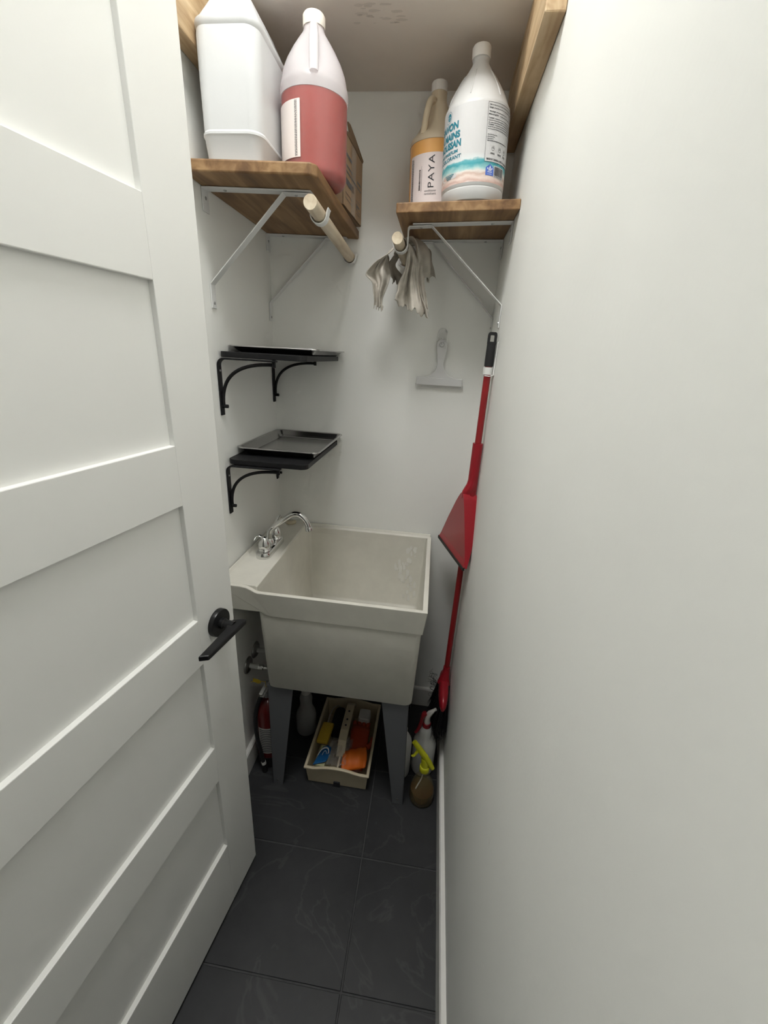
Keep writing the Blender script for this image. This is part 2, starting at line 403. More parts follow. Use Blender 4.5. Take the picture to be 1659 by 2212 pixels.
tag(obj('ceiling', box(B(), -0.10, W + 0.10, YF, YB + .1, CEIL, CEIL + 0.08), 'ceiling_paint'), 'white ceiling above the closet', kind='structure')
def base_prof(t, h): return [(0, 0), (t, 0), (t, h - .006), (t - .004, h), (0, h)]
bm = B(); prism(bm, base_prof(BT, BH), 0.06, YB - BT, lambda u, v, w: (u, w, v)); tag(obj('baseboard_left', bm, 'trim_paint'), kind='structure')
bm = B(); prism(bm, base_prof(BT, BH), YF, YB - BT, lambda u, v, w: (W - u, w, v)); tag(obj('baseboard_right', bm, 'trim_paint'), kind='structure')
bm = B(); prism(bm, base_prof(BT, BH), 0.0, W, lambda u, v, w: (w, YB - u, v)); tag(obj('baseboard_back', bm, 'trim_paint'), kind='structure')
bm = B(); box(bm, 0.0, 0.045, -0.09, 0.015, 0, 2.24); tag(obj('trim_1', bm, 'trim_paint', bevel=.003), 'white jamb the door hangs on', kind='structure')

# ceiling lamp above the doorway (out of the picture)
lamp = empty('ceiling_lamp', LAMP_POS, label='round white flush ceiling lamp above the doorway', cat='lamp')
bm = B(); lathe(bm, [(LAMP_R + .012, 0.0), (LAMP_R + .012, CEIL - LAMP_POS.z)], tuple(LAMP_POS), 48); obj('lamp_body', bm, 'cap_white', lamp, smooth=True)
bm = B(); lathe(bm, [(LAMP_R, -.0015), (LAMP_R, -.0005)], tuple(LAMP_POS), 48); obj('diffuser', bm, 'lamp_glow', lamp)

# overhead shelf board and its two pine ledgers
ZL = 2.1916; LW = 0.0388; YL = 1.034
bd = empty('overhead_shelf', (W / 2, 1.0, ZC), label='wide painted shelf board high across the closet on pine ledgers', cat='shelf')
obj('board', box(B(), 0.001, W - .001, 1.19, YB - .001, ZC, ZC + .02), 'board_paint', bd)
bm = B()
for k in range(22):
    x = .405 + random.uniform(-.06, .05); y = 1.28 + random.uniform(-.03, .03); r = random.uniform(.003, .012)
    poly2(bm, [(x + r * 1.8 * math.cos(a) * random.uniform(.5, 1), y + r * .6 * math.sin(a) * random.uniform(.5, 1)) for a in [i * .785 for i in range(8)]], lambda u, v: (u, v, ZC - .0006 - k * .00003))
obj('stain', bm, 'board_stain', bd)
def ledger(x0, x1, label):
    return tag(obj('ledger_board', box(B(), x0, x1, YL, YB - .001, ZL, ZC - .0008), 'pine', bevel=.003, seg=2, origin=((x0 + x1) / 2, YL, ZL)), label, 'board', 'pine ledgers under the overhead shelf')
ledger(0.0008, LW, 'pine ledger board on the left wall, half hidden by the open door')
ledger(W - LW, W - .0008, 'pine ledger board with visible end grain fixed to the right wall')

# ------------------------------------------------------------------ the open door
DA = math.radians(7.749); DE = Vector((0.1627, 0.8202, 0)); DD = Vector((math.sin(DA), math.cos(DA), 0)); DN = Vector((math.cos(DA), -math.sin(DA), 0))
DW = 0.792; DH = 2.205; DT = 0.038; ST = 0.1229
door = empty('door_1', DE - DD * DW, label='white five panel door standing open, black lever handle', kind='structure')
def dp(s, z, o): return DE - DD * s + DN * o + Vector((0, 0, z))
def dbox(s0, s1, z0, z1, o0, o1): return box(B(), s0, s1, z0, z1, o0, o1, fn=lambda v: dp(v.x, v.y, v.z))
for s0 in (0, DW - ST): obj('stile', dbox(s0, s0 + ST, 0.012, DH, -DT, 0), 'door_paint', door, bevel=.0015)
PZ = [(.2675, .532), (.6504, .9175), (1.0348, 1.3042), (1.423, 1.6937), (1.8129, 2.083)]
edges = [0.012] + [e for p in PZ for e in p] + [DH]
for k in range(0, len(edges), 2): obj('rail', dbox(ST, DW - ST, edges[k], edges[k + 1], -DT, 0), 'door_paint', door, bevel=.0015)
for z0, z1 in PZ: obj('panel', dbox(ST - .004, DW - ST + .004, z0 - .004, z1 + .004, -DT + .011, -.011), 'door_paint', door)
hs, hz = 0.063, 0.991
hd = empty('door_handle', (0, 0, 0)); hd.parent = door; hd.matrix_basis = Matrix.Translation(dp(hs, hz, 0) - (DE - DD * DW)); hd['label'] = 'black lever handle on a round rosette'
def dlathe(prof, n=40):
    loops = []
    for r, o in prof: loops.append([dp(hs + r * math.cos(2 * math.pi * i / n), hz + r * math.sin(2 * math.pi * i / n), o) for i in range(n)])
    return loft(B(), loops)
obj('rosette', dlathe([(.0335, .0002), (.0335, .0095), (.0325, .0115), (.012, .0116)]), 'handle_black', hd, smooth=True)
obj('spindle', dlathe([(.013, .0095), (.0125, .02), (.0105, .022), (.0105, .046)], 24), 'handle_black', hd, smooth=True)
bm = B(); prism(bm, [(.048, .036), (.036, .0600), (.040, .0635), (.174, .0600), (.184, .0420), (.086, .0385), (.077, .033), (.052, .033)], hz - .0062, hz + .0062, lambda u, v, w: dp(u, w, v))
obj('lever', bm, 'handle_black', hd, bevel=.0022)

# ------------------------------------------------------------------ white shelf and rod brackets
def rod_bracket(y, side, label, zb, x_bend=.205, x_end=.276, rod=(.293, 1.91), tilt=0.0, z_foot=1.694, z_wall=1.752, group='white shelf brackets with rod hooks'):
    X0 = 0.0008 if side > 0 else W - .0008
    fx = lambda d: X0 + side * d
    zt = lambda d: zb - tilt * d
    w = .0150; root = empty('shelf_bracket', (X0, y, z_foot), label=label, cat='bracket', group=group)
    bm = B(); strip(bm, [(fx(0), zt(0) - .052), (fx(0), zt(0) - .0008), (fx(x_end), zt(x_end) - .0008)], y - w, y + w, .003, side=-1 if side > 0 else 1); obj('arm', bm, 'bracket_white', root, bevel=.0008, seg=1)
    rx, rz = rod; d = abs(rx - X0); r = .0185
    hx = d - r - .0015 if True else 0
    cup = [(fx(d - r * math.cos(math.radians(a))), rz - r * math.sin(math.radians(a))) for a in range(0, 181, 15)]
    path = [(fx(0), z_foot), (fx(0), z_wall), (fx(x_bend), zt(x_bend) - .0052), (fx(d - r - .004), zt(d) - .0052), (fx(d - r), zt(d) - .010)] + cup
    if True: path += [(fx(d + r + .002), rz + .008), (fx(d + r + .005), rz + .014)]
    bm = B(); strip(bm, path, y - w * .8, y + w * .8, .0028, side=-1 if side > 0 else 1); obj('brace', bm, 'bracket_white', root, bevel=.0007, seg=1)
    for dx, dz, ax in ((.003, -.022, 0), (.0028, None, 0), (.055, 0, 1), (x_bend + .03, 0, 1)):
        z = z_foot + .013 if dz is None else zt(dx) + (dz if ax == 0 else -.0082 if dx > .1 else -.004)
        bm = B()
        lp = []
        for rr, h in ((.0042, 0), (.0038, .0015), (.002, .0024)):
            lp.append([(fx(dx + h), y + rr * math.cos(t * .785), z + rr * math.sin(t * .785)) if ax == 0 else (fx(dx) + rr * math.cos(t * .785), y + rr * math.sin(t * .785), z - h) for t in range(8)])
        loft(bm, lp); obj('screw', bm, 'screw_steel', root)
    return root
LZB = 1.9625
rod_bracket(1.160, 1, 'white shelf bracket with rod hook nearest the door under the left wooden shelf', LZB, rod=(.2938, 1.9105), tilt=.018)
rod_bracket(1.5625, 1, 'white shelf bracket with rod hook in the back left corner', LZB, rod=(.287, 1.9012), tilt=.018)
rod_bracket(1.372, -1, 'thin white bracket with a looped hook at the front of the right wooden shelf', 1.9630, x_bend=.222, rod=(.4753, 1.8990), tilt=.043, z_foot=1.694, z_wall=1.755)
rod_bracket(1.5625, -1, 'white bracket against the back wall under the right wooden shelf', 1.9630, x_bend=.222, rod=(.4745, 1.8980), tilt=.027, z_foot=1.692, z_wall=1.737)

# wooden shelves
def shelf(x0, x1, y0, y1, z, th, tilt, label, cut=None):
    o = empty('x', (0, 0, 0)); bpy.data.objects.remove(o)
    bm = B()
    pts = [(x0, y0), (x1 - .012, y0), (x1, y0 + .014), (x1, y1), (x0, y1)] if cut == 'R' else [(x0 + .004, y0), (x1, y0), (x1, y1), (x0, y1), (x0, y0 + .004)]
    piv = x0 if cut == 'R' else x1
    prism(bm, pts, 0, th, lambda u, v, w: (u, v, z + w - ((tilt if cut == 'R' else tilt - .018 * (v - y0) / .3) * abs(u - piv))))
    return tag(obj('wooden_shelf', bm, 'stained_wood', bevel=.004, seg=3, smooth=False), label, 'shelf')
shelf(0.0008, .3125, 1.062, YB - .001, LZB, .0245, .018, 'stained wooden shelf on the left wall holding the jerrycan and red jug', 'R')
shelf(.4675, W - .0008, 1.273, YB - .001, 1.9630, .0235, .043, 'short stained wooden shelf on the right wall, sagging slightly to the left')

# dowel rods
def dowel(p0, p1, r, label):
    bm = B(); p0, p1 = Vector(p0), Vector(p1); d = (p1 - p0).normalized()
    tube(bm, [p0, p0 + d * .0015, p0 + d * .06, p1], [r - .001, r, r, r], 28)
    return tag(obj('dowel_rod', bm, 'dowel_wood', smooth=True, origin=p0, angle=30), label, 'rod', 'wooden dowel rods')
dowel((.2955, 1.075, 1.9128), (.2872, YB - .004, 1.9008), .0160, 'pale wooden dowel rod in the hooks below the left wooden shelf')
dowel((.4722, 1.300, 1.9002), (.4745, YB - .004, 1.8980), .0155, 'pale wooden dowel rod with a rag over it below the right wooden shelf')

# ------------------------------------------------------------------ jerrycan
jx0, jx1, jy0, jy1, jz = .0394, .1845, 1.082, 1.335, 1.9872
jc = empty('jerrycan', ((jx0 + jx1) / 2, (jy0 + jy1) / 2, jz), label='large white plastic jerrycan at the left end of the wooden shelf', cat='jerrycan')
def jl(ins, z, r): return rrect(jx0 + ins, jx1 - ins, jy0 + ins, jy1 - ins, r, jz + z, 7)
bm = B(); loft(bm, [jl(.014, .0, .02), jl(.0085, .006, .024), jl(.003, .046, .030), jl(.0005, .050, .032), jl(.0005, .054, .032), jl(.0030, .058, .030), jl(.0020, .14, .030), jl(.0018, .222, .030), jl(.0028, .229, .030),
                    jl(.0008, .233, .032), jl(.0, .238, .032), jl(.001, .243, .032), jl(.006, .248, .030), jl(.022, .276, .026), jl(.036, .302, .022), jl(.046, .312, .018), jl(.052, .313, .016)])
obj('body', bm, 'can_plastic', jc, smooth=True, angle=28)
bm = B(); lathe(bm, [(.019, .312), (.019, .318), (.022, .319), (.022, .342), (.020, .344)], ((jx0 + jx1) / 2, jy0 + .085, jz), 28); obj('cap', bm, 'cap_white', jc, smooth=True)
bm = B(); tube(bm, [((jx0 + jx1) / 2, jy0 + .13, jz + .310), ((jx0 + jx1) / 2, jy0 + .14, jz + .330), ((jx0 + jx1) / 2, jy0 + .17, jz + .330), ((jx0 + jx1) / 2, jy0 + .18, jz + .308)], .010, 10); obj('handle', bm, 'can_plastic', jc, smooth=True)

# ------------------------------------------------------------------ pink-red jug
PJ = (.266, 1.220, 1.9845)
pj = empty('jug', PJ, label='translucent jug of pink-red liquid with white cap beside the jerrycan', cat='jug')
prof = [(.064, .0), (.071, .003), (.0765, .012), (.0785, .020), (.0778, .026), (.0785, .032), (.0785, .155), (.0790, .165), (.0795, .178), (.0785, .186), (.0755, .192), (.0750, .198), (.0715, .212), (.063, .231), (.050, .252), (.036, .271), (.0265, .283), (.0235, .290), (.0235, .300)]
cam_dir = math.radians(-75)
def dent(r, z, a):      # finger recess behind the handle on the camera side of the cone
    if z < .192 or z > .29: return r
    da = (a - cam_dir + math.pi) % (2 * math.pi) - math.pi
    k = math.exp(-(da / .55) ** 2) * math.sin(math.pi * (z - .192) / .098)
    return r * (1 - .22 * k)
bm = B(); lathe(bm, [(r, z) for r, z in prof], (0, 0, 0), 56, fn=dent); obj('bottle_body', bm, 'jug_shell', pj, local=True, smooth=True, angle=35)
bm = B(); lathe(bm, [(r - .0016, z + .0012) for r, z in prof[:7]] + [(.0772, .1625)], (0, 0, 0), 48); obj('liquid', bm, 'pink_liquid', pj, local=True, smooth=True, angle=40)
bm = B(); lathe(bm, [(.0250, .294), (.0250, .314), (.0225, .3175)], (0, 0, 0), 36, fn=lambda r, z, a: r + (.0004 * math.sin(a * 36))); obj('cap', bm, 'cap_cream', pj, local=True, smooth=True)
hd_ = Vector((math.cos(cam_dir), math.sin(cam_dir), 0))
bm = B(); tube(bm, bez(hd_ * .022 + Vector((0, 0, .286)), hd_ * .046 + Vector((0, 0, .284)), hd_ * .064 + Vector((0, 0, .245)), hd_ * .0745 + Vector((0, 0, .186)), 12), [.0095] * 6 + [.0105] * 7, 12); obj('handle', bm, 'jug_shell', pj, local=True, smooth=True)
C1 = on_cyl(.0785)
bm = B(); rect2(bm, -185, -98.5, .0345, .140, C1, 24); pj_label = obj('label_sticker', bm, 'label_paper', pj, local=True, smooth=True)
C2 = on_cyl(.0785, .0011); bm = B(); random.seed(3)
for row, (u0, u1) in enumerate(((-108.6, -107.6), (-106.8, -105.9), (-105.2, -104.4))):
    z = .037
    while z < .137:
        h = random.uniform(.0015, .005); rect2(bm, u0, u1, z, min(z + h, .138), C2); z += h + random.uniform(.0005, .0012)
obj('print', bm, 'ink_grey', pj_label, local=True)

# ------------------------------------------------------------------ cardboard box
cbx = empty('cardboard_box', (.205, 1.455, 1.9868), (0, 0, math.radians(-3.2)), label='open brown cardboard box with torn flaps behind the red jug', cat='box')
bw, bdp, bh = .112, .1055, .166
bm = B()
for a in ((-bw, bw, -bdp, -bdp + .004, 0, bh), (-bw, bw, bdp - .004, bdp, 0, bh), (-bw, -bw + .004, -bdp, bdp, 0, bh), (bw - .004, bw, -bdp, bdp, 0, bh), (-bw, bw, -bdp, bdp, 0, .004)): box(bm, *a)
cb_body = obj('box_body', bm, 'cardboard', cbx, local=True, bevel=.001, seg=1)
bm = B(); vs = [(bw - .001, -bdp + .01, bh), (bw - .001, bdp - .002, bh), (bw + .002, bdp - .006, bh + .004), (bw - .004, .02, bh + .030), (bw - .006, -.030, bh + .040), (bw - .004, -.060, bh + .034), (bw - .001, -.052, bh + .014)]
bm.faces.new([bm.verts.new(v) for v in vs]); obj('flap', bm, 'cardboard_inside', cbx, local=True, solid=.004)
bm = B(); vs = [(.02, -bdp, bh), (bw - .004, -bdp, bh), (bw + .004, -bdp - .004, bh + .042), (bw - .03, -bdp - .004, bh + .052), (.02, -bdp - .003, bh + .05)]
bm.faces.new([bm.verts.new(v) for v in vs]); obj('flap', bm, 'cardboard_inside', cbx, local=True, solid=.004)
bx = lambda u, v: (bw + .0006, u, v)
bm = B(); rect2(bm, -.026, .024, .001, bh - .001, bx); obj('tape', bm, 'packing_tape', cb_body, local=True)
bx = lambda u, v: (bw + .0010, u, v); bm = B()
rect2(bm, -.095, .088, .083, .0868, bx); rect2(bm, -.09, -.015, .096, .100, bx); rect2(bm, .04, .085, .096, .1015, bx); rect2(bm, -.09, -.025, .118, .126, bx)
rect2(bm, -.085, -.02, .055, .070, bx); rect2(bm, -.012, -.004, .055, .072, bx)
for z in (.022, .034): rect2(bm, -.09, -.01, z, z + .0016, bx)
for z in (.018, .026, .050): rect2(bm, .034, .08, z, z + .0016, bx)
rect2(bm, .036, .074, .036, .041, bx); rect2(bm, .036, .044, .026, .044, bx)
obj('print', bm, 'ink_grey', cb_body, local=True)

# ------------------------------------------------------------------ white soap bottle
SB = (.6625, 1.346, 1.9815); SR = .0808
sb = empty('soap_bottle', SB, (0, math.radians(-2.4), 0), label='white soap bottle with beach picture label on the right wooden shelf', cat='bottle')
prof = [(.068, .0), (.074, .003), (.0785, .012), (SR - .0005, .020), (SR - .0004, .026), (SR - .0024, .0285), (SR, .032), (SR, .196), (SR - .001, .199), (SR - .003, .202), (.0755, .207), (.069, .218), (.0585, .235), (.044, .258), (.0305, .279), (.0225, .291), (.0195, .297), (.0195, .304), (.0215, .3055)]
def ribs(r, z, a):
    if .214 < z < .275:
        k = max(0, math.cos(3 * (a + 1.95))) ** 60; return r + .0060 * k * max(0, min(1, (z - .212) / .004, (.278 - z) / .02))
    return r
bm = B(); prof2 = prof[:11] + [(.0755 + (.0305 - .0755) * t / 14 + .004 * math.sin(math.pi * t / 14), .207 + .072 * t / 14) for t in range(1, 15)] + prof[15:]; lathe(bm, prof2, (0, 0, 0), 96); sbody = obj('bottle_body', bm, 'bottle_white', sb, local=True, smooth=True, angle=35)
for k in range(6):
    a = math.radians(-108 + 60 * k); bm = B()
    tube(bm, [((r - .0006) * math.cos(a), (r - .0006) * math.sin(a), z) for r, z in ((.0735, .2125), (.0665, .2255), (.0560, .2425), (.0455, .2595), (.0365, .2725))], [.0015, .0030, .0030, .0026, .0012], 10); obj('rib', bm, 'bottle_white', sbody, local=True, smooth=True)
bm = B(); lathe(bm, [(.0225, .3055), (.0228, .326), (.0205, .3295)], (0, 0, 0), 40, fn=lambda r, z, a: r + .0003 * math.sin(a * 40)); obj('cap', bm, 'cap_white', sb, local=True, smooth=True)
C1 = on_cyl(SR, .0003); C2 = on_cyl(SR, .0008); C3 = on_cyl(SR, .0013)
bm = B(); rect2(bm, -215, -2, .0355, .193, C1, 60); sb_label = obj('label_sticker', bm, 'label_beach', sb, local=True, smooth=True)
D = 180 / math.pi / SR     # degrees per metre of arc
def tmap(c, u0): return lambda u, v: c(u0 + u * D, v)
bm = B()
add_text(bm, 'SAVON', .0190, tmap(C2, -124.8), y=.1503, align='R', bold=.0009, width=.066)
add_text(bm, 'À MAINS', .0178, tmap(C2, -120.6), y=.1316, align='R', bold=.0009, width=.074)
add_text(bm, 'MOUSSAN', .0185, tmap(C2, -118.0), y=.1136, align='R', bold=.0009, width=.080)
add_text(bm, 'SANS PARFUM', .0090, tmap(C2, -123.8), y=.1012, align='R', bold=.0003, width=.078)
add_text(bm, 'NI COLORANT', .0105, tmap(C2, -116.8), y=.0892, align='R', bold=.0003, width=.088)
obj('lettering', bm, 'ink_teal', sb_label, local=True)
bm = B(); t = tmap(C2, -147.5); oc = [(-.0085, -.011), (.0045, -.011), (.0085, -.006), (.0085, .006), (.0045, .011), (-.0085, .011), (-.0105, .007), (-.0105, -.007)]
for (a, b), (c, d) in zip(oc, oc[1:] + oc[:1]):
    poly2(bm, [(a, .1784 + b), (c, .1784 + d), (c * .93, .1784 + d * .94), (a * .93, .1784 + b * .94)], t)
poly2(bm, [(.0066 * math.cos(k * .524), .1784 + .0078 * math.sin(k * .524)) for k in range(12)], t)
obj('emblem', bm, 'ink_teal', sb_label, local=True)
t3 = tmap(C3, -147.5); bm = B(); add_text(bm, 'a e', .006, t3, y=.1768, align='C', width=.0085); rect2(bm, -.004, .004, .1738, .1742, t3); obj('emblem', bm, 'ink_white', sb_label, local=True)
# ingredients panel: white panel with a thin outline
bm = B(); rect2(bm, -74.6, -8, .0775, .1905, C2, 18); obj('panel_print', bm, 'label_white', sb_label, local=True, smooth=True)
bm = B(); ol = .0005
rect2(bm, -75.0, -8, .1905, .1912, C3, 14); rect2(bm, -75.0, -8, .0768, .0775, C3, 14); rect2(bm, -75.0, -74.6, .0768, .1912, C3)
def line(u, z, bold_w, rest, h=.0020):
    x = u
    if bold_w: add_text(bm, bold_w, .0042, tmap(C3, u), y=z, bold=.00012); x = u + len(bold_w) * .0021 * D
    random.seed(int(z * 1e5)); end = u + rest
    while x < end:
        w = random.uniform(1.2, 3.2); rect2(bm, x, min(x + w, end), z + .0003, z + h * .75, C3, 2); x += w + .7
line(-73, .1848, 'Use:', 52); line(-73, .1795, 'Usage:', 54)
line(-73, .1722, 'Warnings:', 40); line(-73, .1670, 'Mises en garde:', 56)
for i, w in enumerate(('Content:', '', '', 'Contains:', '', '')): line(-73, .1600 - i * .0041, w, 60)
line(-72.5, .1290, '', 18); line(-72.5, .1250, '', 14); line(-72.5, .1210, '', 12); line(-72.5, .1170, '', 46, h=.0026)
for uc in (-60.5, -45.0, -31.0):       # three small pictograms
    for k in range(10):
        a0 = math.pi + k * math.pi / 10; a1 = a0 + math.pi / 10
        poly2(bm, [(uc + .0042 * math.cos(a) * D * q, .1040 + .0050 * math.sin(a) * q) for a, q in ((a0, 1), (a1, 1), (a1, .85), (a0, .85))], C3)
    rect2(bm, uc - .0044 * D, uc + .0044 * D, .1040, .1046, C3)
    for dx in (-.0025, 0, .0025): poly2(bm, [(uc + (dx - .0006) * D, .1052), (uc + (dx + .0006) * D, .1052), (uc + dx * 1.3 * D, .1105)], C3)
    rect2(bm, uc - .006 * D, uc + .006 * D, .0945, .0955, C3, 2); rect2(bm, uc - .006 * D, uc + .006 * D, .0925, .0935, C3, 2)
add_text(bm, 'MADE IN CANADA / FAIT AU CANADA', .0052, tmap(C3, -71.5), y=.0806, bold=.00015, width=.076)
# barcode
random.seed(11); rx = -53.5
bm2 = B(); rect2(bm2, -55, -28, .0475, .0712, C2, 8); obj('barcode_ground', bm2, 'label_white', sb_label, local=True, smooth=True)
while rx < -30:
    w = random.choice((.35, .5, .8, 1.1)); rect2(bm, rx, rx + w, .0515, .0695, C3); rx += w + random.choice((.35, .5, .7))
add_text(bm, '8 77460 01203', .0036, tmap(C3, -53), y=.0482, width=.030)
obj('print', bm, 'ink_black', sb_label, local=True)
# blue house emblem with a white lily
bm = B(); poly2(bm, [(-71.4, .0495), (-55.4, .0495), (-55.4, .0652), (-63.4, .0722), (-71.4, .0652)], C3); obj('emblem', bm, 'ink_blue', sb_label, local=True)
C4 = on_cyl(SR, .0018); bm = B(); fc = -63.4
poly2(bm, [(fc - 1.0, .0600), (fc + 1.0, .0600), (fc + 1.3, .0650), (fc, .0692), (fc - 1.3, .0650)], C4)
for s in (-1, 1):
    poly2(bm, [(fc + s * 1.2, .0600), (fc + s * 2.0, .0600), (fc + s * 3.2, .0640), (fc + s * 4.6, .0652), (fc + s * 5.2, .0625), (fc + s * 4.2, .0612), (fc + s * 3.6, .0625), (fc + s * 2.6, .0602)][::s], C4)
rect2(bm, fc - 3.2, fc + 3.2, .0588, .0597, C4); add_text(bm, 'PRODUIT', .0028, tmap(C4, fc), y=.0552, align='C', width=.0125, bold=.0001); add_text(bm, 'DU QUÉBEC', .0024, tmap(C4, fc), y=.0512, align='C', width=.0120)
obj('emblem', bm, 'ink_white', sb_label, local=True)
# white oval with the volume
bm = B(); poly2(bm, [(-142 + 18 * max(-1, min(1, 1.25 * math.cos(k * .314))), .0545 + .0065 * math.sin(k * .314)) for k in range(20)], C2); obj('volume_ground', bm, 'label_white', sb_label, local=True)
bm = B()
for i, z in enumerate((.0570, .0535, .0500)): rect2(bm, -150 + i * 2, -129 - i * 3, z, z + .0016, C3, 6)
obj('print', bm, 'ink_teal', sb_label, local=True)

# ------------------------------------------------------------------ amber conditioner jug
AJ = (.5575, 1.477, 1.9808); AR = .0757
aj = empty('jug', AJ, (0, math.radians(-1.8), 0), label='jug of amber conditioner with pale pink label behind the soap bottle', cat='jug')
prof = [(.064, 0), (.070, .003), (.0745, .010), (AR, .016), (AR, .172), (AR + .0005, .178), (AR, .186), (.073, .193), (.068, .199), (.060, .210), (.050, .226), (.040, .245), (.031, .262), (.0245, .276), (.0215, .285), (.0215, .306)]
ca = math.radians(-124)
def dent2(r, z, a):
    if z < .198 or z > .282: return r
    da = (a - ca + math.pi) % (2 * math.pi) - math.pi
    return r * (1 - .30 * math.exp(-(da / .6) ** 2) * math.sin(math.pi * (z - .198) / .084))
bm = B(); lathe(bm, prof, (0, 0, 0), 56, fn=dent2); obj('bottle_body', bm, 'amber_shell', aj, local=True, smooth=True, angle=35)
bm = B(); lathe(bm, [(r - .0016, z + .0012) for r, z in prof[:5]] + [(AR - .0016, .1785)], (0, 0, 0), 48); obj('liquid', bm, 'amber_liquid', aj, local=True, smooth=True, angle=40)
bm = B(); lathe(bm, [(.0222, .304), (.0222, .324), (.0205, .3265)], (0, 0, 0), 36); obj('cap', bm, 'cap_white', aj, local=True, smooth=True)
ha = Vector((math.cos(ca), math.sin(ca), 0))
bm = B(); tube(bm, bez(ha * .018 + Vector((0, 0, .279)), ha * .040 + Vector((0, 0, .290)), ha * .052 + Vector((0, 0, .262)), ha * .0655 + Vector((0, 0, .192)), 12), .0088, 12); obj('handle', bm, 'amber_shell', aj, local=True, smooth=True)
C1 = on_cyl(AR, .0004); C2 = on_cyl(AR, .0010); DA_ = 180 / math.pi / AR
bm = B(); rect2(bm, -152, -40, .012, .147, C1, 34); aj_label = obj('label_sticker', bm, 'label_pink', aj, local=True, smooth=True)
bm = B()
up = lambda u, v: C2(-90.5 - v * DA_, .0665 + u)          # text reading upwards
add_text(bm, 'PAYA', .0240, up, width=.0745, spacing=1.12, bold=.0)
lm = lambda u, v: C2(-109.6 + u * DA_, v)
add_text(bm, 'conditioner', .0074, lm, y=.0570, width=.0335); add_text(bm, 'revitalisant', .0074, lm, y=.0500, width=.0330)
random.seed(5); z = .063
while z < .110:
    h = random.choice((.0006, .0009, .0015)); rect2(bm, -124, -120.4, z, z + h, C2); z += h + random.choice((.0006, .0010))
for u in (-118.4, -117.2): rect2(bm, u, u + .35, .060, .118 - (u + 118.4) * .006, C2)
random.seed(8)
for u in (-148, -146.4, -144.8, -143.2, -141.6):
    z = .020
    while z < .138:
        h = random.uniform(.002, .006); rect2(bm, u, u + .8, z, min(z + h, .14), C2); z += h + .001
obj('print', bm, 'ink_black', aj_label, local=True)

# ------------------------------------------------------------------ rag over the right rod
def cloth(bm, stations, folds=3.0, amp=.006, n=26, ph=0.0, seed=1):
    """stations: (centre, half-width vector, fold vector); crumpled strip lofted through them"""
    rnd = random.Random(seed); K = [rnd.uniform(0, 6.28) for _ in range(6)]
    sts = [(Vector(a), Vector(b), Vector(c)) for a, b, c in stations]
    rows = []
    m = len(sts)
    sub = 5
    for i in range(m - 1):
        for s in range(sub + (1 if i == m - 2 else 0)):
            t = s / sub
            def cr(k):
                p0 = sts[max(i - 1, 0)][k]; p1 = sts[i][k]; p2 = sts[i + 1][k]; p3 = sts[min(i + 2, m - 1)][k]
                return .5 * ((2 * p1) + (p2 - p0) * t + (2 * p0 - 5 * p1 + 4 * p2 - p3) * t * t + (3 * p1 - p0 - 3 * p2 + p3) * t ** 3)
            c, w, f = cr(0), cr(1), cr(2); q = (i + t) / (m - 1); row = []
            for j in range(n + 1):
                u = -1 + 2 * j / n
                g = math.sin(folds * math.pi * u + ph + 1.3 * math.sin(2.1 * q + K[0])) + .45 * math.sin(folds * 2.3 * math.pi * u + K[1] + 3.2 * q) + .25 * math.sin(9 * q + 4 * u + K[2])
                e = .10 * math.sin(13 * q + K[3]) * (1 if abs(u) > .8 else .3) + .05 * math.sin(29 * q + K[4] + 3 * u)
                p = c + w * (u * (1 + e)) + f * g
                if i == m - 2 and t > .7: p.z += .006 * math.sin(11 * u + K[5]) + .004 * math.sin(23 * u + K[0])
                row.append(p)
            rows.append(row)
    V = [[bm.verts.new(p) for p in r] for r in rows]
    for a, b in zip(V, V[1:]):
        for j in range(n): bm.faces.new((a[j], a[j + 1], b[j + 1], b[j]))
rag = B(); rx, rz = .4738, 1.8985
# broad rear flap thrown over the rod and hanging on its right
cloth(rag, [((rx - .024, 1.480, rz - .006), (0, .052, 0), (.002, 0, .001)), ((rx, 1.480, rz + .024), (0, .055, 0), (0, 0, .003)), ((rx + .034, 1.478, rz + .036), (.004, .060, .006), (.003, 0, .006)),
            ((.540, 1.468, 1.908), (.014, .058, .016), (.008, -.002, .004)), ((.548, 1.460, 1.868), (.020, .052, .012), (.009, -.004, 0)), ((.550, 1.455, 1.826), (.026, .044, .010), (.010, -.004, 0))], 1.5, 1, 34, .4, 2)
# front strip, narrow above, fanning out below
cloth(rag, [((rx - .020, 1.418, rz + .008), (0, .026, 0), (.001, 0, 0)), ((rx + .002, 1.416, rz + .0225), (0, .028, 0), (0, 0, .001)), ((rx + .026, 1.408, rz + .004), (.004, .028, 0), (.003, 0, 0)),
            ((.508, 1.400, 1.868), (.017, .016, .002), (.003, -.008, 0)), ((.506, 1.396, 1.832), (.019, .010, 0), (.002, -.010, 0)), ((.507, 1.394, 1.790), (.034, .004, -.002), (.001, -.012, 0)),
            ((.514, 1.392, 1.756), (.050, .002, -.012), (.001, -.014, 0)), ((.519, 1.392, 1.734), (.055, .002, -.020), (0, -.015, 0))], 1.7, 1, 38, .9, 5)
# second layer of the front strip
cloth(rag, [((rx + .004, 1.440, rz + .024), (0, .024, 0), (0, 0, .001)), ((rx + .030, 1.434, rz + .010), (.004, .024, 0), (.003, 0, 0)), ((.522, 1.425, 1.872), (.012, .018, .004), (.004, -.006, 0)),
            ((.528, 1.418, 1.830), (.014, .014, 0), (.004, -.006, 0)), ((.538, 1.412, 1.785), (.018, .010, -.004), (.003, -.008, 0)), ((.550, 1.408, 1.745), (.016, .008, -.006), (.002, -.008, 0))], 1.4, 1, 24, 2.2, 15)
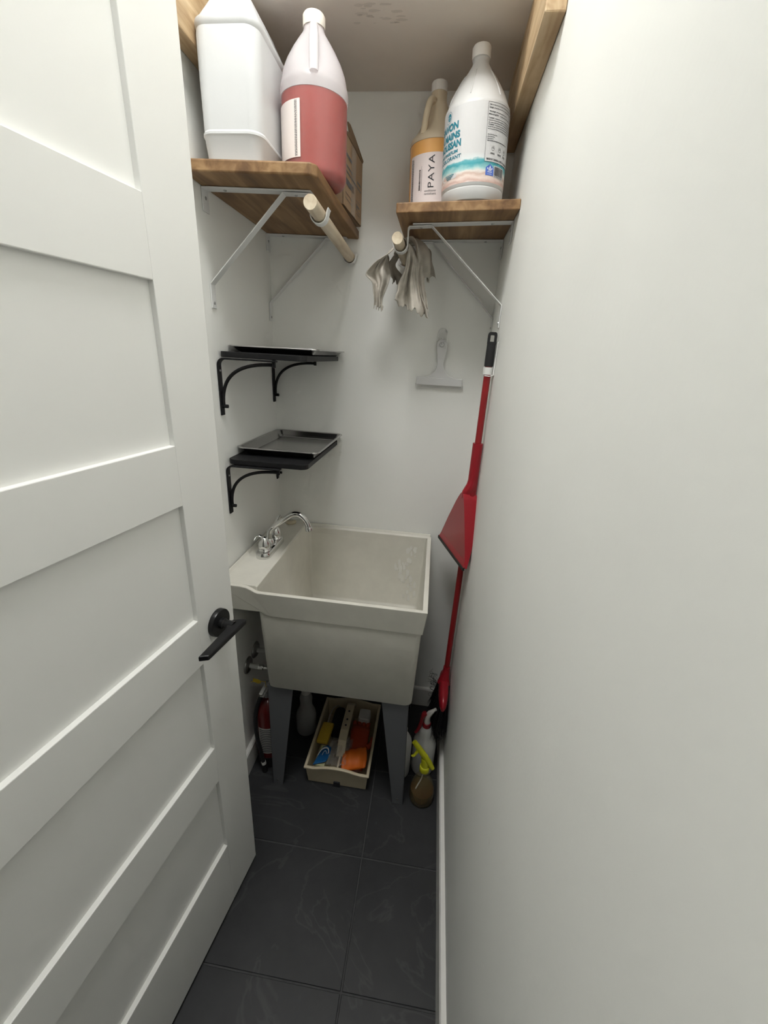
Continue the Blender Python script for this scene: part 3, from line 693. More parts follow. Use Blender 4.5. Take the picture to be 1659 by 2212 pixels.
# left flap hanging and spreading to the left
cloth(rag, [((rx + .018, 1.438, rz + .012), (0, .030, 0), (0, 0, .001)), ((rx - .004, 1.436, rz + .023), (0, .032, 0), (0, 0, .001)), ((.440, 1.426, 1.896), (-.010, .034, .006), (.002, -.003, .002)),
            ((.416, 1.418, 1.866), (.022, .026, .012), (.002, -.008, .002)), ((.408, 1.412, 1.836), (.032, .014, .008), (0, -.012, 0)), ((.416, 1.410, 1.806), (.022, .008, .002), (0, -.010, 0)), ((.411, 1.41, 1.770), (.014, .006, -.002), (0, -.008, 0)), ((.413, 1.41, 1.738), (.014, .004, -.006), (0, -.006, 0))], 1.3, 1, 28, 1.4, 9)
# short dark bit behind
cloth(rag, [((rx - .018, 1.505, rz + .006), (0, .026, 0), (0, 0, .001)), ((.440, 1.496, 1.874), (.008, .030, 0), (.003, 0, 0)), ((.454, 1.488, 1.845), (.022, .026, 0), (.005, -.006, 0)), ((.476, 1.484, 1.820), (.026, .020, 0), (.004, -.008, 0))], 1.4, 1, 22, 2.2, 12)
tag(obj('cleaning_rag', rag, 'rag_cloth', smooth=True, angle=180, solid=.0016, origin=(rx, 1.43, 1.73)), 'crumpled dirty grey rag slung over the right wooden rod', 'rag')

# ------------------------------------------------------------------ black shelves, brackets and steel trays
def black_shelf(z, label):
    bm = B(); loft(bm, [rrect(.0015, .252, 1.158, YB - .004, .022, z), rrect(.0015, .252, 1.158, YB - .004, .022, z + .0155)])
    return tag(obj('black_shelf', bm, 'black_shelf', bevel=.0012, seg=2), label, 'shelf', 'black corner shelves')
black_shelf(1.5715, 'upper black shelf with rounded corners, level with the eye')
black_shelf(1.2635, 'lower black shelf with rounded corners above the sink tap')
def black_bracket(y, zs, label):
    root = empty('shelf_bracket', (.0008, y, zs - .163), label=label, cat='bracket', group='black curved shelf brackets')
    w = .0095; X = .0012
    bm = B(); strip(bm, [(X, zs - .160), (X, zs - .022)] + [(X + .020 - .020 * math.cos(math.radians(a)), zs - .0012 - .020 + .020 * math.sin(math.radians(a))) for a in range(15, 91, 15)] + [(.172, zs - .0012)], y - w, y + w, .0045, side=-1)
    obj('plate', bm, 'black_metal', root, bevel=.001, seg=1)
    c = bez((.008, y, zs - .132), (.006, y, zs - .055), (.050, y, zs - .012), (.166, y, zs - .013), 18)
    bm = B(); tube(bm, c, .0048, 10); obj('brace', bm, 'black_metal', root, smooth=True)
    bm = B(); tube(bm, [(.0057, y, zs - .134), (.021, y, zs - .134)], [.0052, .0052], 12); obj('rivet', bm, 'black_metal', root, smooth=True)
    bm = B(); tube(bm, [(.164, y, zs - .0058), (.164, y, zs - .020)], [.0052, .0052], 12); obj('rivet', bm, 'black_metal', root, smooth=True)
    for z in (zs - .036, zs - .120):
        bm = B(); lathe_pts = [[(.0057 + h, y + r * math.cos(t * .785), z + r * math.sin(t * .785)) for t in range(8)] for r, h in ((.0032, 0), (.0026, .0014), (.001, .0018))]
        loft(bm, lathe_pts); obj('screw', bm, 'screw_steel', root)
black_bracket(1.1550, 1.5715, 'black curved bracket at the front of the upper black shelf')
black_bracket(1.560, 1.5715, 'black curved bracket in the corner under the upper black shelf')
black_bracket(1.1550, 1.2635, 'black curved bracket at the front of the lower black shelf')
black_bracket(1.560, 1.2635, 'black curved bracket in the corner under the lower black shelf')
def tray(z, h, x0, x1, y0, y1, label):
    def l(i, dz, r): return rrect(x0 + i, x1 - i, y0 + i, y1 - i, r, z + dz, 6)
    bm = B(); loft(bm, [l(.0005, h - .0035, .0245), l(0, h - .0015, .025), l(.001, h, .024), l(.006, h, .021), l(.010, h - .003, .019), l(.020, .005, .014), l(.026, .0016, .012), l(.027, .0016, .012)], cap0=False)
    loft(bm, [l(.0005, h - .0035, .0245), l(.010, h - .005, .019), l(.021, .004, .014), l(.028, 0, .012)], cap0=False)
    bmesh.ops.remove_doubles(bm, verts=bm.verts, dist=1e-5)
    return tag(obj('steel_tray', bm, 'tray_steel', smooth=True, angle=50), label, 'tray', 'shallow steel trays')
tray(1.5873, .018, .003, .2755, 1.205, 1.574, 'shallow steel tray on the upper black shelf seen edge on')
tray(1.2793, .026, .003, .2720, 1.213, 1.574, 'shallow steel tray on the lower black shelf, inside visible')

# ------------------------------------------------------------------ laundry sink
sk = empty('utility_sink', (.33, 1.30, 0), label='cream plastic laundry sink on grey metal legs', cat='sink')
SX0, SX1, SY0, SY1 = .0035, .6535, 1.022, YB - .003
bm = B()
prism(bm, [(SX0, .829), (SX0, .9205), (.080, .9205), (.098, .9185), (.112, .9130), (.124, .9062), (.134, .9030), (SX1, .903), (SX1 - .009, .816), (.168, .816), (.150, .822), (.136, .829)], SY0, SY0 + .014, lambda u, v, w: (u, w + (.010 if v < .85 else 0) * (1 if w < SY0 + .01 else 0), v))
prism(bm, [(SX1 - .016, .903), (SX1, .903), (SX1 - .009, .816), (SX1 - .016, .816)], SY0 + .012, SY1, lambda u, v, w: (u, w, v))
prism(bm, [(SY1 - .020, .903), (SY1 - .010, .906), (SY1 - .006, .914), (SY1, .914), (SY1, .816), (SY1 - .020, .816)], .120, SX1 - .004, lambda u, v, w: (w, u, v))
prism(bm, [(SX0, .829), (SX0, .9275), (SX0 + .006, .9275), (SX0 + .012, .9215), (.122, .9205), (.1285, .9165), (.1315, .88), (.128, .829)], SY0 + .012, SY1, lambda u, v, w: (u, w, v))
obj('rim', bm, 'sink_plastic', sk, bevel=.0030, seg=3)
def rl(x0, x1, y0, y1, r, z): return rrect(x0, x1, y0, y1, r, z, 6)
bm = B()
loft(bm, [rl(.124, .6415, 1.0365, 1.5715, .018, .89), rl(.124, .6415, 1.0365, 1.5715, .018, .82), rl(.1355, .633, 1.050, 1.562, .022, .515), rl(.141, .627, 1.056, 1.556, .020, .5075)], cap0=False)
loft(bm, [rl(.1305, .6375, 1.0345, 1.5575, .014, .899), rl(.133, .635, 1.038, 1.555, .014, .86), rl(.146, .623, 1.061, 1.546, .013, .580), rl(.152, .617, 1.068, 1.540, .010, .571), rl(.20, .57, 1.12, 1.49, .02, .566)], cap0=False)
obj('basin', bm, 'sink_plastic', sk, smooth=True, angle=50)
bm = B(); lathe(bm, [(.040, 0), (.040, .003), (.030, .003), (.022, -.002)], (.385, 1.30, .5665), 28); obj('drain', bm, 'chrome', sk, smooth=True)
random.seed(21); bm = B()
for k in range(40):     # limescale splashes low on the far inner wall
    z = random.uniform(.60, .855); x = .565 + .030 * math.sin(z * 31) + random.uniform(-.030, .030); y = 1.546 + (z - .580) / .28 * .009 - .0010 - k * .00002; r = random.uniform(.004, .013)
    poly2(bm, [(r * .8 * math.cos(a) * random.uniform(.5, 1.1), r * 1.7 * math.sin(a) * random.uniform(.5, 1.1)) for a in [i * .628 for i in range(10)]], lambda u, v: (x + u, y + v * .032, z + v))
tag(obj('limescale', bm, 'limescale', sk), kind='stuff')
def leg(xo_t, xi_t, xo_b, xi_b, yt, yb_, dy, ztop=.512):
    bm = B(); th = .0022; s = 1 if xi_t > xo_t else -1
    f = lambda x, y, z: bm.verts.new((x, y, z))
    prism(bm, [(xo_t, ztop), (xi_t, ztop), (xi_b, 0), (xo_b, 0)], 0, th, lambda u, v, w: (u, yb_ + (yt - yb_) * v / ztop + (w if dy > 0 else -w), v))
    prism(bm, [(yt, ztop), (yt + dy, ztop), (yb_ + dy * .42, 0), (yb_, 0)], 0, th, lambda u, v, w: (xo_b + (xo_t - xo_b) * v / ztop + s * w, u, v))
    return obj('leg', bm, 'leg_grey', sk, bevel=.0006, seg=1)
legs = [leg(.1325, .2235, .1250, .1635, 1.058, 1.0715, .075), leg(.6225, .5315, .6380, .5975, 1.058, 1.0715, .075), leg(.1325, .2235, .1250, .1635, 1.553, 1.545, -.075), leg(.6225, .5315, .6380, .5975, 1.553, 1.545, -.075)]
for x, z in ((.1440, .026), (.6150, .026)):
    bm = B(); loft(bm, [[(x + r * math.cos(t * .785), 1.0705 - h, z + r * math.sin(t * .785)) for t in range(8)] for r, h in ((.0045, 0), (.004, .0015), (.002, .0025))]); obj('bolt', bm, 'chrome', sk, smooth=True)
# plug lying on the ledge, tap
bm = B(); lathe(bm, [(.021, 0), (.0225, .003), (.0215, .006), (.010, .0075), (.007, .009)], (0, 0, 0), 28)
pg = empty('sink_plug', (.062, 1.535, .9215), label='small beige rubber plug in the back corner of the sink ledge', cat='plug'); obj('disc', bm, 'caddy_beige', pg, local=True, smooth=True)
bm = B(); tube(bm, [(.006 * math.cos(a * .524) + .002, 0, .013 + .006 * math.sin(a * .524)) for a in range(13)], .0012, 6); obj('ring', bm, 'chrome', pg, local=True, smooth=True)
fz = .9213
fa = empty('faucet', (.073, 1.284, fz), label='chrome sink faucet with curved spout and two lever taps', cat='faucet')
bm = B(); loft(bm, [rrect(.047, .099, 1.196, 1.372, .0255, fz, 8), rrect(.047, .099, 1.196, 1.372, .0255, fz + .014, 8), rrect(.051, .095, 1.200, 1.368, .0215, fz + .020, 8), rrect(.058, .088, 1.207, 1.361, .0145, fz + .0215, 8)]); obj('base_plate', bm, 'chrome', fa, smooth=True, angle=35)
for k, y in enumerate((1.233, 1.335)):
    tp = empty('tap', (0, 0, 0)); tp.parent = fa; tp.matrix_basis = Matrix.Translation(Vector((0, y - 1.284, .021)))
    bm = B(); lathe(bm, [(.0215, 0), (.0225, .003), (.0205, .006), (.0195, .008), (.0215, .011), (.0205, .022), (.0165, .036), (.010, .047), (.004, .051)], (.073, y, fz + .021), 28); obj('tap_body', bm, 'chrome', tp, smooth=True, angle=50)
    if k == 0: path = bez((.071, y, fz + .062), (.064, y - .004, fz + .082), (.046, y - .006, fz + .080), (.040, y - .008, fz + .056), 10)
    else: path = bez((.074, y, fz + .060), (.074, y + .004, fz + .076), (.078, y + .006, fz + .092), (.090, y + .010, fz + .112), 10)
    bm = B(); tube(bm, path, [.009, .0088, .0085, .0082, .008, .0078, .0075, .007, .0065, .0055, .003], 12, flat=(.55, 1.1)); obj('lever', bm, 'chrome', tp, smooth=True)
sp0 = Vector((.068, 1.288, fz))
bm = B(); lathe(bm, [(.0165, .020), (.0175, .024), (.0165, .030), (.0145, .033), (.0140, .037), (.0115, .040)], tuple(sp0), 28); obj('spout_collar', bm, 'chrome', fa, smooth=True, angle=50)
path = [sp0 + Vector((0, 0, .03)), sp0 + Vector((0, 0, .045))] + bez(sp0 + Vector((0, 0, .052)), sp0 + Vector((0, 0, .072)), sp0 + Vector((.010, .002, .082)), sp0 + Vector((.024, .003, .092)), 8) + \
    bez(sp0 + Vector((.050, .006, .112)), sp0 + Vector((.070, .008, .128)), sp0 + Vector((.083, .010, .141)), sp0 + Vector((.103, .011, .1395)), 9) + bez(sp0 + Vector((.112, .012, .137)), sp0 + Vector((.130, .013, .127)), sp0 + Vector((.140, .014, .108)), sp0 + Vector((.1425, .014, .092)), 8)
bm = B(); tube(bm, path, .0100, 16); obj('spout', bm, 'chrome', fa, smooth=True)
e0 = sp0 + Vector((.1425, .014, .094)); bm = B(); tube(bm, [e0, e0 + Vector((.0005, 0, -.004)), e0 + Vector((.002, 0, -.013)), e0 + Vector((.002, 0, -.015))], [.0110, .0130, .0130, .010], 20); obj('aerator', bm, 'chrome', fa, smooth=True, angle=40)

# supply pipes through the left wall
for y, z, lab in ((1.182, .468, 'white supply pipe with round chrome wall plate nearer the door'), (1.252, .484, 'white supply pipe with round chrome wall plate farther behind')):
    pr = empty('supply_pipe', (.001, y, z), label=lab, cat='pipe', group='supply pipes under the sink')
    bm = B(); tube(bm, [(.0008, y, z), (.003, y, z), (.009, y, z), (.011, y, z)], [.033, .033, .026, .012], 28); obj('wall_plate', bm, 'flange_steel', pr, smooth=True, angle=50)
    bm = B(); tube(bm, [(.009, y, z), (.045, y, z - .001), (.0451, y, z - .001)], [.0095, .0095, .009], 16); obj('pipe', bm, 'pipe_white', pr, smooth=True)
    bm = B(); tube(bm, [(.045, y, z - .001), (.062, y, z - .001), (.0621, y, z - .001), (.100, y, z - .001)], [.0115, .0115, .007, .007], 14); obj('valve', bm, 'chrome', pr, smooth=True)

# ------------------------------------------------------------------ squeegee on the back wall
YS = YB - .0012
hk = empty('adhesive_hook', (.620, YS, 1.653), label='small clear plastic hook on the back wall holding the squeegee', cat='hook')
bm = B(); lp0 = [(.6205 + .0155 * math.cos(a), 1.684 + .0155 * math.sin(a)) for a in [i * math.pi / 10 for i in range(11)]] + [(.605, 1.658), (.636, 1.658)]
prism(bm, lp0, YS - .0025, YS, lambda u, v, w: (u, w, v)); obj('backing', bm, 'hook_clear', hk, bevel=.0006, seg=1)
bm = B(); tube(bm, [(.6205 + (.0155) * math.cos(a), YS - .0035, 1.684 + .0155 * math.sin(a)) for a in [i * math.pi / 10 for i in range(11)]] + [(.605, YS - .0035, 1.658)], .0011, 6); obj('outline', bm, 'grey_clear_plastic', hk, smooth=True)
bm = B(); tube(bm, [(.6205, YS - .003, 1.668), (.6205, YS - .006, 1.652), (.6208, YS - .013, 1.6475), (.6208, YS - .0155, 1.654)], .0028, 8); obj('hook_arm', bm, 'grey_clear_plastic', hk, smooth=True)
sq = empty('squeegee', (.622, YS - .012, 1.50), label='translucent grey squeegee hanging on the back wall above the sink', cat='squeegee')
def half(c, pts): return [(c + w, z) for w, z in pts] + [(c - w, z) for w, z in pts[::-1]]
pts = [(.074, 1.5345), (.060, 1.536), (.045, 1.538), (.030, 1.545), (.020, 1.555), (.0125, 1.568), (.0105, 1.580), (.0115, 1.592), (.015, 1.612), (.018, 1.632), (.0185, 1.643), (.0170, 1.653), (.012, 1.660), (.005, 1.663)]
bm = B(); hp = half(.6225, pts)
prism(bm, hp, YS - .0125, YS - .0065, lambda u, v, w: (u, w, v)); obj('handle', bm, 'grey_clear_plastic', sq, bevel=.0015, seg=2)
bm = B()
for k in range(24):
    a = k * math.pi / 12; b = a + math.pi / 12
    bm.faces.new([bm.verts.new((.6215 + r * math.cos(t), YS - .0127, 1.6455 + r * math.sin(t))) for t, r in ((a, .0085), (b, .0085), (b, .0065), (a, .0065))])
obj('hole_ring', bm, 'screw_steel', sq)
bm = B(); box(bm, .5415, .7050, YS - .0165, YS - .0030, 1.508, 1.5345); obj('blade_holder', bm, 'grey_clear_plastic', sq, bevel=.002)
bm = B(); box(bm, .5385, .7110, YS - .0085, YS - .0062, 1.4985, 1.5120); obj('blade', bm, 'hook_clear', sq)

# ------------------------------------------------------------------ broom, dustpan, clip on the right wall
bxp, byp = .7655, 1.335
br = empty('broom', (bxp, byp, .20), label='red broom with black grip hanging against the right wall', cat='broom')
bm = B(); tube(bm, [(bxp - .003, byp, .42), (bxp, byp, 1.0), (bxp, byp, 1.590)], .0105, 20); obj('pole', bm, 'red_metal', br, smooth=True)
bm = B()
lo_ = [rrect(bxp - .0130, bxp + .0130, byp - .0130, byp + .0130, .0125, 1.585), rrect(bxp - .0135, bxp + .0135, byp - .0135, byp + .0135, .013, 1.60), rrect(bxp - .0128, bxp + .0128, byp - .0118, byp + .0118, .0115, 1.648)]
loft(bm, lo_); obj('grip', bm, 'grip_black', br, smooth=True, angle=35)
outer = [(-.0128, 0), (.0128, 0), (.0128, .024), (.0115, .030), (.008, .0325), (-.008, .0325), (-.0115, .030), (-.0128, .024)]
inner = [(-.0062, .0065), (.0062, .0065), (.0062, .022), (.0058, .0235), (.0045, .0245), (-.0045, .0245), (-.0058, .0235), (-.0062, .022)]
bm = B(); gp = lambda u, v, w: (bxp + u, byp + w, 1.6475 + v)
for w in (-.007, .007):
    for i in range(8):
        k = (i + 1) % 8; bm.faces.new([bm.verts.new(gp(*p, w)) for p in (outer[i], outer[k], inner[k], inner[i])])
for L_ in (outer, inner):
    for i in range(8):
        k = (i + 1) % 8; bm.faces.new([bm.verts.new(gp(*L_[a], w)) for a, w in ((i, -.007), (k, -.007), (k, .007), (i, .007))])
bmesh.ops.remove_doubles(bm, verts=bm.verts, dist=1e-5); obj('hanging_loop', bm, 'grip_black', br)
# broom head: rounded block along the wall
def hl(s, z, cx=.7570): return [(cx + (.0190 * s) * math.cos(a) + .002 * math.sin(a), 1.305 + (.105 * s if math.sin(a) > 0 else .098 * s) * (abs(math.sin(a)) ** .8) * (1 if math.sin(a) > 0 else -1), z + .012 * (1 - abs(math.sin(a)))) for a in [i * math.pi / 16 for i in range(32)]]
bm = B(); loft(bm, [hl(1.0, .345), hl(1.04, .352), hl(1.02, .368), hl(.86, .382), hl(.55, .392)]); obj('head', bm, 'red_plastic', br, smooth=True, angle=60)
bm = B(); tube(bm, [(.757, 1.325, .378), (.759, 1.330, .405), (.7625, byp, .428), (.7625, byp, .452)], [.026, .0185, .0145, .013], 20); obj('socket', bm, 'red_plastic', br, smooth=True)
bm = B(); rnd = random.Random(4)
for k in range(1500):
    a = rnd.uniform(0, 6.283); q = math.sqrt(rnd.random()); ox = .756 + .021 * q * math.cos(a); oy = 1.305 + .098 * q * math.sin(a)
    fx_, fy_ = math.cos(a) * q, math.sin(a) * q; L_ = rnd.uniform(.125, .165)
    p0 = Vector((ox, oy, .350)); p1 = p0 + Vector((fx_ * .016 - .004, fy_ * .016, -L_ * .55)); p2 = p0 + Vector((fx_ * .030 - .014 * rnd.random(), fy_ * .034, -L_))
    for p in (p1, p2): p.x = min(p.x, W - .002)
    w = Vector((rnd.uniform(-1, 1), rnd.uniform(-1, 1), 0)).normalized() * .0009
    v = [bm.verts.new(p) for p in (p0 - w, p0 + w, p1 + w, p1 - w, p2)]
    bm.faces.new(v[:4]); bm.faces.new((v[3], v[2], v[4]))
for k in range(34):     # stray curled bristles sticking out to the left
    z0 = rnd.uniform(.28, .355); y0 = rnd.uniform(1.33, 1.40); x0 = .735; l = rnd.uniform(.02, .045); c = rnd.uniform(-.01, .03)
    pts = bez((x0, y0, z0), (x0 - l * .6, y0, z0 + c + .01), (x0 - l, y0 + .005, z0 + c), (x0 - l * rnd.uniform(.4, 1.1), y0 + .01, z0 + c - rnd.uniform(-.02, .03)), 7); tube(bm, pts, .0005, 3)
core = [rrect(.742, .773, 1.232, 1.392, .015, z_) for z_ in (.35, .30)] + [rrect(.742, .777, 1.262, 1.410, .017, .24), rrect(.744, .774, 1.268, 1.40, .014, .215)]
loft(bm, core)
tag(obj('bristles', bm, 'bristle_black', br), kind='stuff')

# dustpan clipped on the pole
A0 = Vector((.7655, 1.233, 0)); A1 = Vector((.6835, 1.487, 0)); ax = (A1 - A0).normalized(); nn = Vector((-ax.y, ax.x, 0))   # nn points away from the wall, towards the camera side
if nn.x > 0: nn = -nn
cen = Vector((bxp, byp, 0)); hw = .134
lipc = (A0 + A1) / 2
pan = empty('dustpan', (bxp, byp, .945), label='red dustpan with black rubber lip clipped onto the broom pole', cat='dustpan')
top_c = cen + nn * .032
def pp(u, o, z):            # u along the lip, o outwards from the plate; the plate runs from below the socket to the lip
    t = max(0, min(1, (1.185 - z) / .235)); base = top_c.lerp(lipc, t); return base + ax * u + nn * o + Vector((0, 0, z))
rows = [(1.183, .010, .044), (1.165, .024, .050), (1.140, .040, .048), (1.06, .083, .034), (1.00, .112, .020), (.975, .124, .013), (.951, .134, .006)]
bm = B(); loft(bm, [[pp(-w, 0, z), pp(w, 0, z), pp(w, -.003, z), pp(-w, -.003, z)] if z > .97 else [pp(-w, .005, z), pp(w, .005, z), pp(w, .002, z), pp(-w, .002, z)] for z, w, d in rows])
obj('plate', bm, 'red_plastic', pan, bevel=.001, seg=1)
for sgn in (-1, 1):     # side walls, deep near the socket and running out at the lip
    bm = B(); loft(bm, [[pp(sgn * w, 0, z), pp(sgn * (w - .004), -.001, z), pp(sgn * (w + .002 - .003), -d, z), pp(sgn * (w + .003), -d, z)] for z, w, d in rows])
    obj('side_wall', bm, 'red_plastic', pan, smooth=True, angle=60)
bm = B(); loops = []      # shoulder closing the top and running into the socket
for z, w, o0, o1 in ((1.230, .0165, .0165, -.0165), (1.215, .018, .019, -.0165), (1.200, .018, .027, -.0165), (1.190, .015, .0325, -.0165), (1.180, .012, .0335, -.0165), (1.168, .022, .0335, -.0165)):
    loops.append([cen + ax * (w * math.cos(a)) + nn * ((o0 + o1) / 2 + (o0 - o1) / 2 * math.sin(a)) + Vector((0, 0, z)) for a in [i * math.pi / 12 for i in range(24)]])
loft(bm, loops, cap0=False, cap1=False); obj('shoulder', bm, 'red_plastic', pan, smooth=True, angle=70)
bm = B(); loft(bm, [[pp(s_ * .134, o, .950 + dz) for s_, o in ((-1, .000), (1, .000), (1, .007), (-1, .007))] for dz in (.004, -.007)]); obj('rubber_lip', bm, 'rubber', pan)
bm = B(); sock = []
for z, r in ((1.175, .0165), (1.21, .0165), (1.25, .0165), (1.352, .0165)): sock.append([(bxp + r * math.cos(a), byp + r * math.sin(a), z) for a in [i * math.pi / 14 for i in range(28)]])
loft(bm, sock, cap0=False, cap1=False); ins = [[(bxp + r * math.cos(a), byp + r * math.sin(a), z) for a in [i * math.pi / 14 for i in range(28)]] for z, r in ((1.352, .0165), (1.352, .0112), (1.30, .0112))]
loft(bm, ins, cap0=False, cap1=False); obj('pole_socket', bm, 'red_plastic', pan, smooth=True, angle=50)
# wall clip
cl = empty('wall_clip', (W - .001, 1.335, 1.60), label='white plastic clip on the right wall gripping the broom', cat='clip')
bm = B(); box(bm, W - .0035, W - .0008, 1.322, 1.350, 1.560, 1.655); obj('back_plate', bm, 'clip_white', cl, bevel=.001)
bm = B(); th_ = [math.radians(a) for a in range(20, 341, 20)]
lps = [[(bxp + r * math.cos(a), byp + r * math.sin(a), z) for a in th_] for r, z in ((.0112, 1.562), (.0145, 1.562), (.0145, 1.583), (.0112, 1.583), (.0112, 1.562))]
loft(bm, lps, False, False, closed=False); obj('jaw', bm, 'clip_white', cl, smooth=True, angle=40)
bm = B(); tube(bm, [(bxp - .010, byp - .0135, 1.559), (bxp + .004, byp - .0165, 1.558), (W - .004, byp - .012, 1.561), (W - .003, byp - .012, 1.610)], .0015, 6); obj('wire', bm, 'clip_white', cl, smooth=True)

# ------------------------------------------------------------------ caddy with cleaning things
cd = empty('cleaning_caddy', (.372, 1.265, 0), label='beige plastic cleaning caddy on the floor under the sink', cat='caddy')
cx0, cx1, cy0, cy1 = .256, .488, 1.104, 1.425
def wave(x, y, z):      # end walls rise in the middle
    k = max(0, 1 - ((x - .372) / .085) ** 2)
    e = 1 if y < 1.12 or y > 1.41 else 0
    return z + .014 * k * e if z > .07 else z
def cl_(i, z, r=.012): return rrect(cx0 - i, cx1 + i, cy0 - i, cy1 + i, r, z, 4)
def dens(x0, x1, y0, y1, z, n=14):
    P = []
    for k in range(n): P.append((x0 + (x1 - x0) * k / n, y0))
    for k in range(n): P.append((x1, y0 + (y1 - y0) * k / n))
    for k in range(n): P.append((x1 + (x0 - x1) * k / n, y1))
    for k in range(n): P.append((x0, y1 + (y0 - y1) * k / n))
    return [(x, y, wave(x, y, z)) for x, y in P]
bm = B()
loft(bm, [dens(cx0, cx1, cy0, cy1, .0008), dens(cx0 - .002, cx1 + .002, cy0 - .004, cy1 + .004, .030), dens(cx0 - .006, cx1 + .006, cy0 - .012, cy1 + .010, .088), dens(cx0 - .012, cx1 + .012, cy0 - .018, cy1 + .016, .089), dens(cx0 - .012, cx1 + .012, cy0 - .018, cy1 + .016, .097),
          dens(cx0 - .001, cx1 + .001, cy0 - .007, cy1 + .005, .097), dens(cx0 + .003, cx1 - .003, cy0 + .001, cy1 - .001, .030), dens(cx0 + .005, cx1 - .005, cy0 + .004, cy1 - .004, .010)])
obj('tub', bm, 'caddy_beige', cd, bevel=.0025, seg=2)
bm = B(); box(bm, .3605, .3855, cy0 - .0085, cy0 + .004, .001, .026); obj('foot_notch', bm, 'ink_black', cd)
bm = B(); box(bm, .368, .376, cy0 + .008, cy1 - .006, .0105, .088); obj('divider', bm, 'caddy_beige', cd, bevel=.002)
bm = B(); hx = .372
bar = [(1.16, .086), (1.20, .128), (1.24, .140), (1.37, .140), (1.40, .120), (1.415, .086)]
loops = []
for y, z in bar: loops.append([(hx - .017, y, z - .005), (hx + .017, y, z - .005), (hx + .017, y, z + .003), (hx - .017, y, z + .003)])
loft(bm, loops); obj('handle', bm, 'caddy_beige', cd, bevel=.002)
for y in (1.262, 1.292, 1.335):
    bm = B(); lathe(bm, [(.0045, .0), (.0045, .0008)], (hx, y, .1433), 12); obj('hole', bm, 'ink_black', cd)
# contents
bm = B(); box(bm, -.024, .024, -.045, .045, 0, .018); o = obj('sponge', bm, 'sponge_yellow', bevel=.004, origin=(0, 0, 0)); o.location = (.288, 1.255, .082); o.rotation_euler = (.12, -.12, -.10); tag(o, 'yellow sponge cloth on the left side of the caddy', 'sponge')
bm = B(); box(bm, -.021, .021, -.045, .045, 0, .070); o = obj('sponge', bm, 'sponge_pale', bevel=.004, origin=(0, 0, 0)); o.location = (.300, 1.160, .012); o.rotation_euler = (0, 0, -.06); tag(o, 'pale scrubbing sponge under the blue wrapper in the caddy', 'sponge')
wr = empty('sponge_wrapper', (.306, 1.155, .086), (.05, .04, -.08), label='blue printed wrapper with white swirl at the front of the caddy', cat='wrapper')
bm = B(); pts = [(-.030, -.046), (.018, -.028), (.026, .006), (.020, .034), (.002, .044), (-.016, .034)]
prism(bm, pts, 0, .006, lambda u, v, w: (u, v, w + .006 * math.sin(u * 60))); obj('film', bm, 'blue_wrap', wr, local=True, bevel=.002)
bm = B(); pth = bez((-.020, -.012, .012), (-.016, .034, .015), (.020, .036, .015), (.016, .002, .013), 14); tube(bm, pth, [.0012 + .0018 * math.sin(math.pi * i / 14) for i in range(15)], 6); pth = bez((-.004, -.008, .013), (-.004, .016, .014), (.006, .018, .014), (.010, .0, .013), 10); tube(bm, pth, .0009, 6); obj('swirl', bm, 'ink_white', wr, local=True, smooth=True)
random.seed(31); bm = B()      # crumpled clear bag
rows_ = []
for i in range(13):
    row = []
    for j in range(13):
        u = i / 12; v = j / 12; row.append(bm.verts.new((.322 + .085 * u + random.uniform(-.006, .006), 1.118 + .120 * v + random.uniform(-.006, .006), .092 + .020 * math.sin(math.pi * u) * math.sin(math.pi * v) + random.uniform(-.010, .010))))
    rows_.append(row)
for i in range(12):
    for j in range(12):
        q_ = [rows_[i][j], rows_[i + 1][j], rows_[i + 1][j + 1], rows_[i][j + 1]]; bm.faces.new((q_[0], q_[1], q_[2])); bm.faces.new((q_[0], q_[2], q_[3]))
tag(obj('plastic_bag', bm, 'clear_film'), 'crumpled clear plastic bag in the middle of the caddy', 'bag')
def glove(loc, rz, m, label, flip=1):
    """floppy folded rubber glove: cuff, palm and finger ridges as one mesh"""
    bm = B(); g = []
    prof_ = [(-.10, .030, .010), (-.07, .032, .013), (-.03, .034, .015), (.02, .038, .017), (.06, .040, .016), (.085, .039, .014)]
    for y, w, h in prof_: g.append([(w * math.cos(a) * flip, y, h + h * math.sin(a) + .004 * math.sin(y * 90 + 3 * a)) for a in [i * math.pi / 10 for i in range(20)]])
    loft(bm, g)
    for k, (fx_, ln, sp) in enumerate(((-.027, .032, -.02), (-.009, .040, 0), (.009, .038, .02), (.026, .028, .04))):
        tube(bm, bez((fx_, .080, .014), (fx_ + sp * .02, .097, .015), (fx_ + sp * .1, .105, .014), (fx_ + sp * .25, .080 + ln, .006), 7), [.010, .0105, .0105, .010, .0098, .0092, .008, .004], 10)
    tube(bm, bez((.036 * flip, -.005, .014), (.055 * flip, .008, .020), (.060 * flip, .025, .022), (.052 * flip, .042, .018), 7), [.010, .011, .0105, .010, .0098, .009, .008, .004], 10)
    o = obj('rubber_glove', bm, m, smooth=True, angle=180, origin=(0, 0, 0)); o.location = loc; o.rotation_euler = rz; return tag(o, label, 'glove', 'rubber gloves in the caddy')
glove((.432, 1.235, .058), (.10, .05, .05), 'glove_red', 'dark orange rubber glove lying along the right side of the caddy')
bm = B(); gl = []
for y, w, h in ((-.050, .044, .004), (-.046, .047, .012), (-.02, .050, .020), (.005, .049, .022), (.026, .045, .012), (.030, .042, .006)):
    gl.append([(w * math.cos(a), y + .012 * math.cos(a), .022 + h * math.sin(a) + .003 * math.sin(7 * a)) for a in [i * math.pi / 12 for i in range(24)]])
